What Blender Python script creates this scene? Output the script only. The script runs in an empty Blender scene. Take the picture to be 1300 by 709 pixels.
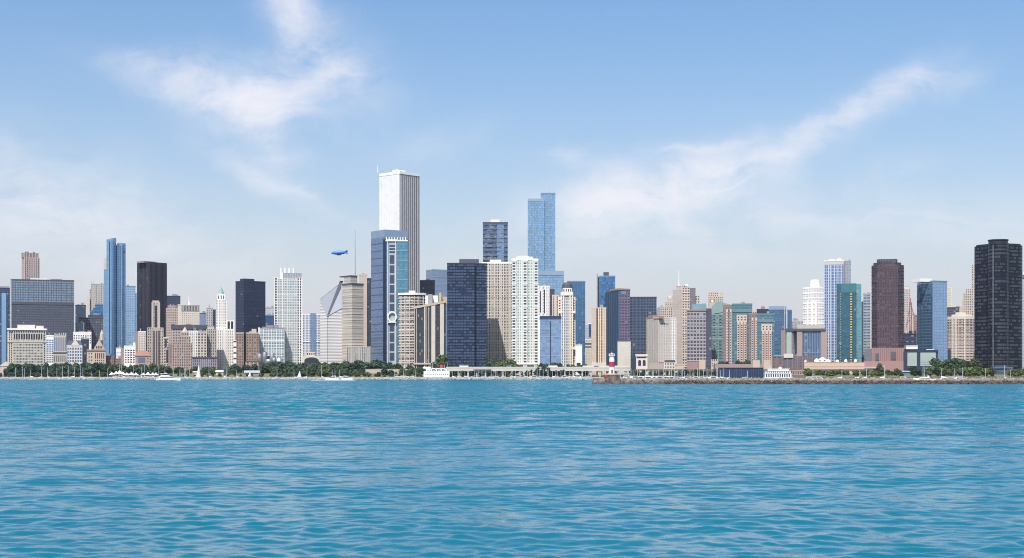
import bpy, bmesh, math, random
import numpy as np
from mathutils import Vector, Matrix
R = random.Random(7)
S = bpy.context.scene
COL = S.collection
rad = math.radians
# ------------------------------------------------------------------ camera, sky, sun, exposure
FPX, CX, HY, CH = 1860.0, 650.0, 477.0, 4.0      # focal length in photo pixels, centre column, horizon row, eye height (m)
cam_d = bpy.data.cameras.new('camera'); cam = bpy.data.objects.new('camera', cam_d); COL.objects.link(cam)
cam.location = (0, 0, CH); cam.rotation_euler = (rad(90), 0, 0)
cam_d.sensor_width = 36; cam_d.lens = FPX / 1300 * 36
cam_d.shift_y = (HY - 354.5) / 1300
cam_d.clip_start = 0.5; cam_d.clip_end = 60000
S.camera = cam
SUN_EL, SUN_AZ = rad(54), rad(197)               # azimuth clockwise from +Y: behind the camera, to its left
sd = Vector((math.sin(SUN_AZ) * math.cos(SUN_EL), math.cos(SUN_AZ) * math.cos(SUN_EL), math.sin(SUN_EL)))
sl = bpy.data.lights.new('sun', 'SUN'); sl.energy = 4.9; sl.angle = rad(0.5); sl.color = (1, 0.95, 0.88)
so = bpy.data.objects.new('sun', sl); COL.objects.link(so); so.location = (0, -50, 300)
so.rotation_euler = (-sd).to_track_quat('-Z', 'Y').to_euler()
S.view_settings.view_transform = 'Standard'; S.view_settings.look = 'None'
S.view_settings.gamma = 1; S.view_settings.exposure = 0.15
S.view_settings.use_curve_mapping = False
S.render.engine = 'CYCLES'
cy = S.cycles
cy.use_denoising = True; cy.denoiser = 'OPENIMAGEDENOISE'; cy.denoising_prefilter = 'NONE'; cy.use_adaptive_sampling = False
cy.filter_width = 1.05
cy.max_bounces = 6; cy.diffuse_bounces = 2; cy.glossy_bounces = 3; cy.transmission_bounces = 2; cy.volume_bounces = 1; cy.transparent_max_bounces = 6
cy.caustics_reflective = False; cy.caustics_refractive = False
cy.sample_clamp_indirect = 6

W = bpy.data.worlds.new('World'); S.world = W; W.use_nodes = True
def world():
    nt = W.node_tree; N = nt.nodes; L = nt.links; N.clear()
    def nd(t, **k):
        n = N.new(t)
        for a, b in k.items(): setattr(n, a, b)
        return n
    def put(sock, v):
        if isinstance(v, (int, float, tuple)): sock.default_value = v
        else: L.new(v, sock)
    def m(op, a, b=0.0, c=0.0):
        n = nd('ShaderNodeMath', operation=op); put(n.inputs[0], a); put(n.inputs[1], b); put(n.inputs[2], c); return n.outputs[0]
    def sstep(x, lo, hi):
        n = nd('ShaderNodeMapRange', interpolation_type='SMOOTHSTEP'); put(n.inputs[0], x)
        n.inputs[1].default_value = lo; n.inputs[2].default_value = hi; return n.outputs[0]
    sky = nd('ShaderNodeTexSky', sky_type='NISHITA', sun_disc=False, sun_elevation=SUN_EL, sun_rotation=SUN_AZ,
             altitude=0, air_density=1.0, dust_density=2.2, ozone_density=2.0)
    tc = nd('ShaderNodeTexCoord')
    sp = nd('ShaderNodeSeparateXYZ'); L.new(tc.outputs['Generated'], sp.inputs[0])
    x, y, z = sp.outputs
    az = m('ARCTAN2', x, y); el = m('ARCSINE', z)
    # cirrus: soft streaked shapes high in the air, placed by compass bearing and elevation
    cb = nd('ShaderNodeCombineXYZ'); put(cb.inputs[0], az); put(cb.inputs[1], el)
    def noise(vec, scale, detail=6, rough=.6, dist=0.0):
        n = nd('ShaderNodeTexNoise'); n.inputs['Scale'].default_value = scale; n.inputs['Detail'].default_value = detail
        n.inputs['Roughness'].default_value = rough; n.inputs['Distortion'].default_value = dist; L.new(vec, n.inputs['Vector']); return n
    w1 = noise(cb.outputs[0], 14, 5, .55)
    ws = nd('ShaderNodeVectorMath', operation='SUBTRACT'); L.new(w1.outputs['Color'], ws.inputs[0]); ws.inputs[1].default_value = (.5, .5, .5)
    wm = nd('ShaderNodeVectorMath', operation='SCALE'); L.new(ws.outputs[0], wm.inputs[0]); wm.inputs['Scale'].default_value = .042
    wa = nd('ShaderNodeVectorMath', operation='ADD'); L.new(cb.outputs[0], wa.inputs[0]); L.new(wm.outputs[0], wa.inputs[1])
    ss = nd('ShaderNodeSeparateXYZ'); L.new(wa.outputs[0], ss.inputs[0])
    u, v = ss.outputs[0], ss.outputs[1]
    def blob(px, py, rx, ry, ang, amp, edge=.25):
        a0, e0 = (px - CX) / FPX, (HY - py) / FPX
        ca, sa = math.cos(rad(ang)), math.sin(rad(ang))
        du, dv = m('SUBTRACT', u, a0), m('SUBTRACT', v, e0)
        p = m('DIVIDE', m('ADD', m('MULTIPLY', du, ca), m('MULTIPLY', dv, sa)), rx / FPX)
        q = m('DIVIDE', m('SUBTRACT', m('MULTIPLY', dv, ca), m('MULTIPLY', du, sa)), ry / FPX)
        r2 = m('ADD', m('MULTIPLY', p, p), m('MULTIPLY', q, q))
        return m('MULTIPLY', m('EXPONENT', m('MULTIPLY', r2, -1.0)), amp)
    blobs = CLOUDS
    tot = None
    for b in blobs:
        o = blob(*b); tot = o if tot is None else m('ADD', tot, o)
    mp = nd('ShaderNodeMapping'); L.new(wa.outputs[0], mp.inputs[0]); mp.inputs['Rotation'].default_value = (0, 0, rad(-28)); mp.inputs['Scale'].default_value = (14, 46, 1)
    n1 = noise(mp.outputs[0], 1.0, 8, .62, .6)
    n2 = noise(wa.outputs[0], 26, 7, .6)
    st = m('ADD', m('MULTIPLY', n1.outputs['Fac'], .6), m('MULTIPLY', n2.outputs['Fac'], .5))
    dens = m('MULTIPLY', tot, sstep(st, .29, .84))
    dens = m('MULTIPLY', m('SUBTRACT', 1.0, m('EXPONENT', m('MULTIPLY', dens, -1.7))), .95)
    # thin milky veil low over the lake
    veil = m('MULTIPLY', m('EXPONENT', m('MULTIPLY', m('ABSOLUTE', el), -9.5)), .92)
    veil = m('MULTIPLY', veil, m('ADD', m('MULTIPLY', n2.outputs['Fac'], .12), .94))
    hs = nd('ShaderNodeHueSaturation'); L.new(sky.outputs[0], hs.inputs['Color']); hs.inputs['Saturation'].default_value = SKY_SAT
    hs.inputs['Value'].default_value = SKY_VAL
    gm = nd('ShaderNodeMix', data_type='RGBA'); gm.blend_type = 'MIX'
    L.new(veil, gm.inputs['Factor']); L.new(hs.outputs[0], gm.inputs['A']); gm.inputs['B'].default_value = VEIL_C
    cm = nd('ShaderNodeMix', data_type='RGBA'); L.new(dens, cm.inputs['Factor']); L.new(gm.outputs['Result'], cm.inputs['A']); cm.inputs['B'].default_value = CLOUD_C
    bg = nd('ShaderNodeBackground'); bg.inputs['Strength'].default_value = SKY_STR; L.new(cm.outputs['Result'], bg.inputs[0])
    out = nd('ShaderNodeOutputWorld'); L.new(bg.outputs[0], out.inputs[0])
SKY_STR, SKY_SAT, SKY_VAL = 0.12, 1.33, 1.22
VEIL_C = (6.3, 5.85, 6.55, 1); CLOUD_C = (7.1, 6.95, 7.35, 1)
CLOUDS = [  # px, py, rx, ry, angle (counter-clockwise), amount
    (348, 120, 62, 36, 8, 1.25), (295, 132, 95, 24, -12, .75), (215, 112, 75, 20, -12, .5), (335, 165, 60, 24, -50, .8),
    (330, 225, 75, 16, -32, .5), (400, 262, 60, 8, -30, .3), (400, 60, 75, 34, -48, .75), (375, 15, 50, 24, -50, .6), (450, 90, 70, 40, -40, .25),
    (850, 236, 115, 34, 10, 1.8), (765, 268, 80, 34, 10, .8), (945, 208, 70, 14, 6, .6), (1050, 178, 70, 20, 28, .6), (1125, 132, 60, 18, 30, .9), (1190, 120, 50, 16, 20, .3),
    (890, 187, 45, 5, 3, .35), (718, 200, 26, 14, 0, .45), (50, 270, 230, 62, -14, .75), (930, 295, 270, 38, 4, .4), (1130, 225, 40, 14, 10, .25), (560, 185, 70, 20, 10, .2), (1240, 300, 120, 24, 0, .3)]
world()
HAZE = 1.7e-5

# ------------------------------------------------------------------ helpers
def tag(o, label=None, cat=None, group=None, kind=None):
    if label: o['label'] = label
    if cat: o['category'] = cat
    if group: o['group'] = group
    if kind: o['kind'] = kind
    return o
def link(name, me, mat=None, parent=None, loc=(0, 0, 0), rz=0.0, scale=None):
    o = bpy.data.objects.new(name, me); COL.objects.link(o)
    o.location = loc; o.rotation_euler = (0, 0, rz)
    if scale: o.scale = scale
    if mat is not None and me is not None and not me.materials: me.materials.append(mat)
    if parent is not None: o.parent = parent
    return o
def empty(name, loc, rz=0.0):
    o = bpy.data.objects.new(name, None); COL.objects.link(o); o.location = loc; o.rotation_euler = (0, 0, rz); o.empty_display_size = 1
    return o
def pt(px, py, D): return Vector(((px - CX) / FPX * D, D, CH + (HY - py) * D / FPX))
def mesh_from(name, vs, fs):
    me = bpy.data.meshes.new(name); me.from_pydata([tuple(v) for v in vs], [], fs); me.update(); return me
_cube = {}
def cube_mesh(mat):
    if mat.name not in _cube:
        v = [(-.5, -.5, -.5), (.5, -.5, -.5), (.5, .5, -.5), (-.5, .5, -.5), (-.5, -.5, .5), (.5, -.5, .5), (.5, .5, .5), (-.5, .5, .5)]
        f = [(0, 3, 2, 1), (4, 5, 6, 7), (0, 1, 5, 4), (1, 2, 6, 5), (2, 3, 7, 6), (3, 0, 4, 7)]
        me = mesh_from('box_' + mat.name, v, f); me.materials.append(mat); _cube[mat.name] = me
    return _cube[mat.name]
def under(o, par):
    """hang o, placed in the thing's own frame, under the part par"""
    o.parent = par; o.matrix_parent_inverse = par.matrix_basis.inverted(); return o
def box(name, mat, parent, x0, x1, y0, y1, z0, z1):
    return link(name, cube_mesh(mat), None, parent, ((x0 + x1) / 2, (y0 + y1) / 2, (z0 + z1) / 2), 0, (abs(x1 - x0), abs(y1 - y0), abs(z1 - z0)))
def loft(name, rings, mat, parent=None, loc=(0, 0, 0), rz=0.0, caps=True, smooth=False):
    """closed rings of equal length, joined in order"""
    n = len(rings[0]); vs = [p for r in rings for p in r]; fs = []
    for k in range(len(rings) - 1):
        for i in range(n):
            j = (i + 1) % n; fs.append((k * n + i, k * n + j, (k + 1) * n + j, (k + 1) * n + i))
    if caps: fs += [tuple(range(n - 1, -1, -1)), tuple((len(rings) - 1) * n + i for i in range(n))]
    me = mesh_from(name, vs, fs)
    if smooth:
        for p in me.polygons: p.use_smooth = len(p.vertices) == 4
    return link(name, me, mat, parent, loc, rz)
def circ(r, z, n=16, cx=0, cy=0, ry=None): return [(cx + r * math.cos(2 * math.pi * i / n), cy + (ry or r) * math.sin(2 * math.pi * i / n), z) for i in range(n)]

# ------------------------------------------------------------------ materials
def nodes(name):
    m = bpy.data.materials.new(name); m.use_nodes = True
    return m, m.node_tree.nodes, m.node_tree.links, m.node_tree.nodes['Principled BSDF']
_M = {}
def M(name, col, rough=.75, metal=0.0, var=.12, scale=.12):
    """plain painted / stone / metal surface with a slight uneven weathering"""
    if name in _M: return _M[name]
    if max(col) < .7: col = tuple(c * .9 for c in col)
    m, N, L, b = nodes(name)
    t = N.new('ShaderNodeTexNoise'); t.inputs['Scale'].default_value = scale; t.inputs['Detail'].default_value = 5
    g = N.new('ShaderNodeNewGeometry'); L.new(g.outputs['Position'], t.inputs['Vector'])
    r = N.new('ShaderNodeMapRange'); L.new(t.outputs['Fac'], r.inputs[0]); r.inputs[3].default_value = 1 - var; r.inputs[4].default_value = 1 + var
    mx = N.new('ShaderNodeVectorMath'); mx.operation = 'SCALE'; mx.inputs[0].default_value = col; L.new(r.outputs[0], mx.inputs['Scale'])
    L.new(mx.outputs[0], b.inputs['Base Color']); b.inputs['Roughness'].default_value = rough; b.inputs['Metallic'].default_value = metal
    _M[name] = m; m['bay'] = 0.0
    return m
def F(name, wall, glass, fh=3.7, bay=3.0, wu=.6, wv=.55, metal=.25, rough=.18, var=.45, blind=.12, wrough=.8, tilt=.035, wmetal=0.0, streak=0.0, bcol=(.42, .40, .36), spec=.5):
    """a storeyed facade: walls with one window per bay and floor; panes differ a little in tint, tilt and drawn blinds"""
    if name in _M: return _M[name]
    if fh < 20: fh *= 1.06
    if bay < 20: bay *= 1.18
    tilt *= 1.7; wall = tuple(c * .82 for c in wall)
    if metal < .2 and max(glass) < max(wall) * .6: glass = tuple(c * .72 for c in glass); wu = min(wu + .08, max(wu, .8)); wv = min(wv + .06, max(wv, .8))
    m, N, L, b = nodes(name)
    def mt(op, a, c=0.0, d=0.0):
        n = N.new('ShaderNodeMath'); n.operation = op
        for s, v in zip(n.inputs, (a, c, d)):
            if isinstance(v, (int, float)): s.default_value = v
            else: L.new(v, s)
        return n.outputs[0]
    uv = N.new('ShaderNodeUVMap'); uv.uv_map = 'UVMap'
    sp = N.new('ShaderNodeSeparateXYZ'); L.new(uv.outputs[0], sp.inputs[0])
    cu, cv = mt('DIVIDE', sp.outputs[0], bay), mt('DIVIDE', sp.outputs[1], fh)
    mu = mt('LESS_THAN', mt('ABSOLUTE', mt('SUBTRACT', mt('FRACT', cu), .5)), wu / 2)
    mv = mt('LESS_THAN', mt('ABSOLUTE', mt('SUBTRACT', mt('FRACT', cv), .5)), wv / 2)
    mk = mt('MULTIPLY', mu, mv)
    cb = N.new('ShaderNodeCombineXYZ'); L.new(mt('FLOOR', cu), cb.inputs[0]); L.new(mt('FLOOR', cv), cb.inputs[1])
    wn = N.new('ShaderNodeTexWhiteNoise'); wn.noise_dimensions = '3D'; L.new(cb.outputs[0], wn.inputs['Vector'])
    cb2 = N.new('ShaderNodeCombineXYZ'); L.new(mt('FLOOR', mt('DIVIDE', cu, 6.0)), cb2.inputs[0]); L.new(mt('FLOOR', cv), cb2.inputs[1]); cb2.inputs[2].default_value = 4.2
    wf = N.new('ShaderNodeTexWhiteNoise'); wf.noise_dimensions = '3D'; L.new(cb2.outputs[0], wf.inputs['Vector'])
    rnd = mt('ADD', mt('MULTIPLY', wn.outputs['Value'], .6), mt('MULTIPLY', wf.outputs['Value'], .4))
    sc = N.new('ShaderNodeVectorMath'); sc.operation = 'SCALE'; sc.inputs[0].default_value = glass
    L.new(mt('SUBTRACT', 1 + var * .5, mt('MULTIPLY', rnd, var)), sc.inputs['Scale'])
    bl = N.new('ShaderNodeMix'); bl.data_type = 'RGBA'
    L.new(mt('MULTIPLY', mt('GREATER_THAN', mt('ADD', mt('MULTIPLY', wn.outputs['Value'], .5 if streak else .85), mt('MULTIPLY', wf.outputs['Value'], .5 if streak else .15)), 1 - blind), .6), bl.inputs['Factor'])
    L.new(sc.outputs[0], bl.inputs['A']); bl.inputs['B'].default_value = (*bcol, 1)
    ns = N.new('ShaderNodeTexNoise'); ns.inputs['Scale'].default_value = .07; ns.inputs['Detail'].default_value = 6
    g = N.new('ShaderNodeNewGeometry'); L.new(g.outputs['Position'], ns.inputs['Vector'])
    ws = N.new('ShaderNodeVectorMath'); ws.operation = 'SCALE'; ws.inputs[0].default_value = wall
    L.new(mt('ADD', .86, mt('MULTIPLY', ns.outputs['Fac'], .28)), ws.inputs['Scale'])
    mx = N.new('ShaderNodeMix'); mx.data_type = 'RGBA'; L.new(mk, mx.inputs['Factor']); L.new(ws.outputs[0], mx.inputs['A']); L.new(bl.outputs['Result'], mx.inputs['B'])
    L.new(mx.outputs['Result'], b.inputs['Base Color'])
    L.new(mt('ADD', wrough, mt('MULTIPLY', mk, rough - wrough)), b.inputs['Roughness'])
    L.new(mt('ADD', wmetal, mt('MULTIPLY', mk, metal - wmetal)), b.inputs['Metallic'])
    sb = N.new('ShaderNodeVectorMath'); sb.operation = 'SUBTRACT'; L.new(wn.outputs['Color'], sb.inputs[0]); sb.inputs[1].default_value = (.5, .5, .5)
    s2 = N.new('ShaderNodeVectorMath'); s2.operation = 'SCALE'; L.new(sb.outputs[0], s2.inputs[0]); L.new(mt('MULTIPLY', mk, tilt), s2.inputs['Scale'])
    ad = N.new('ShaderNodeVectorMath'); ad.operation = 'ADD'; L.new(g.outputs['Normal'], ad.inputs[0]); L.new(s2.outputs[0], ad.inputs[1])
    nm = N.new('ShaderNodeVectorMath'); nm.operation = 'NORMALIZE'; L.new(ad.outputs[0], nm.inputs[0]); L.new(nm.outputs[0], b.inputs['Normal'])
    b.inputs['Specular IOR Level'].default_value = spec
    _M[name] = m; m['bay'] = float(bay); m['fh'] = float(fh)
    return m

# ------------------------------------------------------------------ buildings
GZ = 5.0
def prism(name, mat, parent, pts, z0, z1, tops=None):
    """upright walls over a footprint (counter-clockwise from above), UVs in metres: along the wall and up; tops: own height per corner"""
    n = len(pts); tops = tops or [z1] * n
    vs, fs, uvs = [], [], []
    bay = mat.get('bay', 0.0); u = 0.0
    for i in range(n):
        a, b = pts[i], pts[(i + 1) % n]; ln = math.hypot(b[0] - a[0], b[1] - a[1])
        eff = max(1, round(ln / bay)) * bay if bay and ln > bay * .8 else ln
        k = len(vs); vs += [(a[0], a[1], z0), (b[0], b[1], z0), (b[0], b[1], tops[(i + 1) % n]), (a[0], a[1], tops[i])]
        fs.append((k, k + 1, k + 2, k + 3)); uvs += [(u, z0), (u + eff, z0), (u + eff, tops[(i + 1) % n]), (u, tops[i])]; u += eff
    k = len(vs); vs += [(p[0], p[1], t) for p, t in zip(pts, tops)]; fs.append(tuple(range(k, k + n)))
    uvs += [(0, 0)] * n
    me = mesh_from(name, vs, fs); l = me.uv_layers.new(name='UVMap'); l.data.foreach_set('uv', [c for q in uvs for c in q])
    bm = bmesh.new(); bm.from_mesh(me); bmesh.ops.remove_doubles(bm, verts=bm.verts, dist=1e-4); bm.to_mesh(me); bm.free()
    return link(name, me, mat, parent)
ROOFM = M('roof_gravel', (.28, .28, .28))
STEEL = M('steel_grey', (.35, .36, .38), .45, .5)
WHITE = M('white_paint', (.8, .8, .78), .55, 0, .04)
DARK = M('dark_metal', (.03, .032, .04), .5, .3)
class T:
    """a building standing at depth D; l / c / r: its left edge, near corner and right edge as bearings read off the photo"""
    def __init__(s, name, label, l, r, D, c=None, phi=0.0, dp=None, cat='building', group=None):
        pc = l if c is None else c
        a = math.atan(((l + r) / 2 - CX) / FPX); th = rad(phi) - a; s.th, s.D = th, D
        s.X = (pc - CX) / FPX * D; ct, sn = math.cos(th), math.sin(th)
        tr = (r - CX) / FPX; s.W = (tr * D - s.X) / (ct - tr * sn)
        if c is None: s.P = dp or min(48, max(16, s.W * .85))
        else: tl = (l - CX) / FPX; s.P = (s.X - tl * D) / (sn + tl * ct)
        s.o = empty(name, (s.X, D, GZ), th); tag(s.o, label, cat, group)
    def y(s, px):
        t = (px - CX) / FPX; return (s.X - t * s.D) / (math.sin(s.th) + t * math.cos(s.th))
    def z(s, py): return CH + (HY - py) * s.D / FPX - GZ
    def x(s, px):
        t = (px - CX) / FPX; return (t * s.D - s.X) / (math.cos(s.th) - t * math.sin(s.th))
    def mass(s, mat, top, l=None, r=None, y0=0.0, y1=1.0, bot=None, name='shaft', par=None, tops=None, ch=0.0):
        x0 = 0 if l is None else s.x(l); x1 = s.W if r is None else s.x(r); a, b = y0 * s.P, y1 * s.P
        z0 = 0 if bot is None else s.z(bot)
        pts = [(x0, a), (x1, a), (x1, b), (x0, b)]
        if ch: pts = [(x0 + ch, a), (x1 - ch, a), (x1, a + ch), (x1, b - ch), (x1 - ch, b), (x0 + ch, b), (x0, b - ch), (x0, a + ch)]
        o = prism(name, mat, par or s.o, pts, z0, s.z(top), [s.z(t) for t in tops] if tops else None)
        s.last = (x0, x1, a, b, z0, s.z(top)); s.lasto = None if name in ('wall', 'shaft', 'base') else o; return o
    def roof(s, mat=ROOFM, h=1.2, lip=.25, units=3, unit_mat=STEEL):
        """parapet round the top of the last mass, with plant boxes on it"""
        x0, x1, a, b, z0, z1 = s.last
        p = box('parapet', mat, s.o, x0 - lip, x1 + lip, a - lip, b + lip, z1 - .3, z1 + h)
        for _ in range(units):
            w, d, hh = (x1 - x0) * R.uniform(.12, .3), (b - a) * R.uniform(.15, .3), R.uniform(1.5, 4)
            if _ and R.random() < .4: w = d = .35; hh = R.uniform(4, 9)
            cx, cy = R.uniform(x0 + w, x1 - w), R.uniform(a + d, b - d)
            under(box('roof_unit' if w != .35 else 'roof_mast', unit_mat, s.o, cx - w / 2, cx + w / 2, cy - d / 2, cy + d / 2, z1 + h, z1 + h + hh), p)
    def pent(s, mat, l, r, top, y0=.25, y1=.75, name='penthouse'):
        z = s.last[5]; x0, x1 = s.x(l), s.x(r)
        return box(name, mat, s.o, x0, x1, y0 * s.P, y1 * s.P, z - .2, s.z(top))
    def piers(s, mat, n, w=1.0, proud=.6, face='f', top=None, bot=None, l=None, r=None, name='pier', ends=True, off=0.0):
        x0, x1, a, b, z0, z1 = s.last
        z1 = s.z(top) if top is not None else z1; z0 = s.z(bot) if bot is not None else z0
        if l is not None: x0 = s.x(l)
        if r is not None: x1 = s.x(r)
        lo, hi = (x0, x1) if face == 'f' else (a, b)
        for i in range(n):
            q = lo + (hi - lo) * ((i / (n - 1) if n > 1 else .5) if ends else (i + .5) / n)
            if ends: q = min(max(q, lo + w / 2), hi - w / 2)
            if face == 'f': box(name, mat, s.o, q - w / 2, q + w / 2, a - proud - off, a + .05, z0, z1)
            else: box(name, mat, s.o, x0 - proud - off, x0 + .05, q - w / 2, q + w / 2, z0, z1)
    def bands(s, mat, pitch, h=1.0, proud=.35, top=None, bot=None, l=None, r=None, name='floor_band', side=True, n=None):
        x0, x1, a, b, z0, z1 = s.last
        z1 = s.z(top) if top is not None else z1; z0 = s.z(bot) if bot is not None else z0
        if l is not None: x0 = s.x(l)
        if r is not None: x1 = s.x(r)
        n = n or max(2, int((z1 - z0) / pitch)); pitch = (z1 - z0) / n
        for i in range(n):
            z = z1 - i * pitch
            box(name, mat, s.o, x0 - (proud if side else 0), x1 + (proud if side else 0), a - proud, b - .4 if side else a + .3, z - h, z)
    def wins(s, mat, nx, ny, top, bot, l=None, r=None, fw=.55, fv=.6, face='f', name='window', proud=.06, frame=None):
        """single windows, each one an object: pane set in the wall's surface"""
        x0, x1, a, b, _, _ = s.last
        if l is not None: x0 = s.x(l)
        if r is not None: x1 = s.x(r)
        lo, hi = (x0, x1) if face == 'f' else (a, b)
        zt, zb = s.z(top), s.z(bot); host = getattr(s, 'lasto', None); pu, pv = (hi - lo) / nx, (zt - zb) / ny
        for j in range(ny):
            for i in range(nx):
                u, v = lo + (i + .5) * pu, zb + (j + .5) * pv
                if face == 'f': w = box(name, mat, s.o, u - pu * fw / 2, u + pu * fw / 2, a - proud, a + .2, v - pv * fv / 2, v + pv * fv / 2)
                else: w = box(name, mat, s.o, x0 - proud, x0 + .2, u - pu * fw / 2, u + pu * fw / 2, v - pv * fv / 2, v + pv * fv / 2)
                if host and host.parent == s.o: under(w, host)
    def bx(s, name, mat, l, r, top, bot, y0, y1):
        """block between two bearings and two rows; y0, y1: metres behind the front"""
        return box(name, mat, s.o, s.x(l), s.x(r), y0, y1, s.z(bot) if bot is not None else 0, s.z(top))
    def mast(s, px, top, bot, w=.8, y=.5, mat=WHITE, name='antenna'):
        return loft(name, [circ(w / 2, s.z(bot), 8), circ(w * .2, s.z(top), 8)], mat, s.o, (s.x(px), y * s.P, 0))
# ------------------------------------------------------------------ facade kinds
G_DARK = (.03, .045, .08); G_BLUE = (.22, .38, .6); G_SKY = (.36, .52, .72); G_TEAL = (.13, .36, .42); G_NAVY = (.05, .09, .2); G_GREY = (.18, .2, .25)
cream = M('cream_stone', (.61, .56, .49)); beige = M('beige_stone', (.48, .42, .36)); tan = M('tan_stone', (.52, .43, .35))
white = M('white_stone', (.78, .77, .74), .7, 0, .06); conc = M('concrete', (.5, .48, .44)); grey = M('grey_stone', (.33, .33, .34))
brown = M('brown_stone', (.27, .19, .15)); brick = M('red_brick', (.3, .16, .13)); mauve = M('mauve_stone', (.3, .22, .22)); pinkst = M('pink_granite', (.36, .22, .2))
slate = M('slate_roof', (.07, .075, .1)); copper = M('green_copper', (.2, .4, .36), .6); redroof = M('red_tile', (.33, .16, .12)); black = M('black_metal', (.012, .014, .022), .6)
navy = M('navy_panel', (.03, .045, .09), .4, .2); pane = M('window_pane', (.03, .04, .06), .12, .2, .3); blupane = M('blue_pane', (.1, .2, .36), .12, .5, .2)
alum = M('aluminium', (.62, .65, .7), .35, .7, .05); bluem = M('blue_metal', (.2, .33, .5), .35, .6, .08); palegls = M('pale_green_glass', (.42, .5, .46), .25, .3, .08)
teal = M('teal_panel', (.07, .2, .24), .3, .4); yell = M('yellow_panel', (.6, .45, .18)); purp = M('purple_panel', (.2, .15, .26), .35, .4)

# ---- 1  far left
b = T('glass_tower', 'dark blue glass tower with one pale stripe, cut off at the left edge', -14, 13, 2500)
b.mass(F('navy_curtain', (.02, .035, .07), G_NAVY, 3.8, 2.4, .8, .75), 366); b.roof(navy)
b.bx('glass_strip', M('pale_blue_glass', (.3, .5, .72), .2, .6), 2, 8, 372, None, -1.2, .2)
b.pent(grey, -4, 12, 363)
b = T('office_slab', 'broad slate grey curtain wall slab, the widest block of the left skyline', 13, 94, 2300, dp=40)
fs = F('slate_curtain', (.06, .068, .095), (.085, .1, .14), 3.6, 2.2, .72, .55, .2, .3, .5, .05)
fl = F('slate_curtain_pale', (.11, .14, .19), (.22, .30, .4), 3.6, 2.2, .8, .6, .5, .22, .6, .4, streak=1, bcol=(.34, .4, .5))  # paler, bluer facade for the upper storeys
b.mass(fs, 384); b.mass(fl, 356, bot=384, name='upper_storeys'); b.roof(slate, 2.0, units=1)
b.bx('corner_pier', M('pale_edge', (.45, .46, .5)), 12.6, 14.6, 355, None, -.8, .5)
b.bx('plant_floor', slate, 13.5, 93.6, 383, 386.5, -.5, 1)
b.pent(white, 38, 60, 352.6); b.pent(slate, 66, 78, 353.5, name='roof_unit'); b.bands(slate, 16, .8, .25, top=384, name='floor_band', side=False)
b.piers(slate, 26, .45, .35, top=357, bot=384, name='mullion')
b = T('stone_tower', 'slim pinkish tower with pale fins rising behind the wide slate slab', 28, 50.5, 2700, c=31, phi=14)
b.mass(F('pink_grid', (.5, .4, .37), (.12, .11, .14), 3.7, 3.4, .5, .6), 327); b.piers(M('pink_fin', (.56, .46, .43)), 9, 1.1, .8); b.piers(M('pink_fin', (.56, .46, .43)), 3, 1.1, .8, 'l')
b.mass(mauve, 321.5, 30, 49.5, .1, .9, 327, 'crown'); b.piers(beige, 6, 2.2, 1.2, name='crown_fin'); b.roof(mauve, .8, units=2)
# ---- left waterfront row
b = T('hotel', 'cream stone hotel with a deep windowed centre, leftmost big block above the trees', 9.5, 58.5, 1900, dp=45)
b.mass(cream, 418, name='wall'); W9 = s9 = None
b.mass(F('hotel_grid', (.56, .53, .46), (.12, .13, .15), 3.5, 3.0, .6, .5, .1, .3, .5, .3), 423.5, 16.5, 54.5, -.012, .1, name='window_bay')
b.piers(cream, 13, .8, .7, top=423, bot=434, name='colonnade_pier'); b.bx('colonnade_shade', pane, 17, 54, 424, 430.5, -.75, .2)
b.bx('cornice', white, 8.8, 59.2, 417, 419, -1.2, 40); b.bx('string_course', cream, 9.2, 58.8, 433.4, 434.6, -.95, .5)
b.wins(pane, 2, 14, 421, 461, 10.5, 16, .4, .5); b.wins(pane, 1, 14, 421, 461, 55, 58, .45, .5); b.wins(pane, 16, 1, 419.6, 422.6, 11, 57.5, .5, .7)
b.lasto = None; b.last = (0, b.W, 0, b.P, 0, b.z(417)); b.pent(cream, 22, 44.5, 412); b.pent(cream, 46, 55.5, 413.2, .2, .6); b.pent(brown, 44.6, 46, 411.8, .3, .4, 'chimney')
b = T('apartment_building', 'narrow white block of bluish windows squeezed beside the cream hotel', 58.8, 68, 1915)
b.mass(white, 427, name='wall'); b.wins(blupane, 4, 11, 431, 461, None, None, .7, .72); b.roof(white, 1.2)
b = T('stone_building', 'pale limestone block with tall fluted upper windows and a broken parapet', 67.6, 85, 1905)
b.mass(M('limestone', (.52, .47, .41)), 448, name='base'); b.wins(pane, 7, 1, 451, 460, None, None, .45, .9)
b.bx('cornice', slate, 67.3, 85.3, 447.4, 448.6, -.8, 8)
b.mass(M('limestone', (.52, .47, .41)), 426, 68.3, 84, 0, 1, 448); b.wins(blupane, 6, 1, 428.5, 446, None, None, .5, 1)
for q in (69, 71.6, 74.4, 77.2, 80, 82.6): b.bx('parapet_block', M('limestone', (.52, .47, .41)), q, q + 1.5, 422.6 + (q % 2) * .8, 426.5, 0, 4)
b = T('gabled_building', 'white windowed block under a dark slate mansard with one central gable', 84.6, 104.5, 1910)
b.mass(M('white_brick', (.66, .62, .57)), 438.5, name='wall'); b.wins(blupane, 6, 5, 441, 460.5, None, None, .6, .62); b.piers(M('white_brick', (.66, .62, .57)), 7, .9, .4)
b.mass(slate, 438.4, name='roof', bot=438.6); x0, x1 = 0, b.W; z0, z1 = b.z(438.5), b.z(432.5)
loft('mansard', [[(x0, 0, z0), (x1, 0, z0), (x1, b.P, z0), (x0, b.P, z0)], [(x0 + 2, 4, z1), (x1 - 2, 4, z1), (x1 - 2, b.P - 4, z1), (x0 + 2, b.P - 4, z1)]], slate, b.o)
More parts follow.
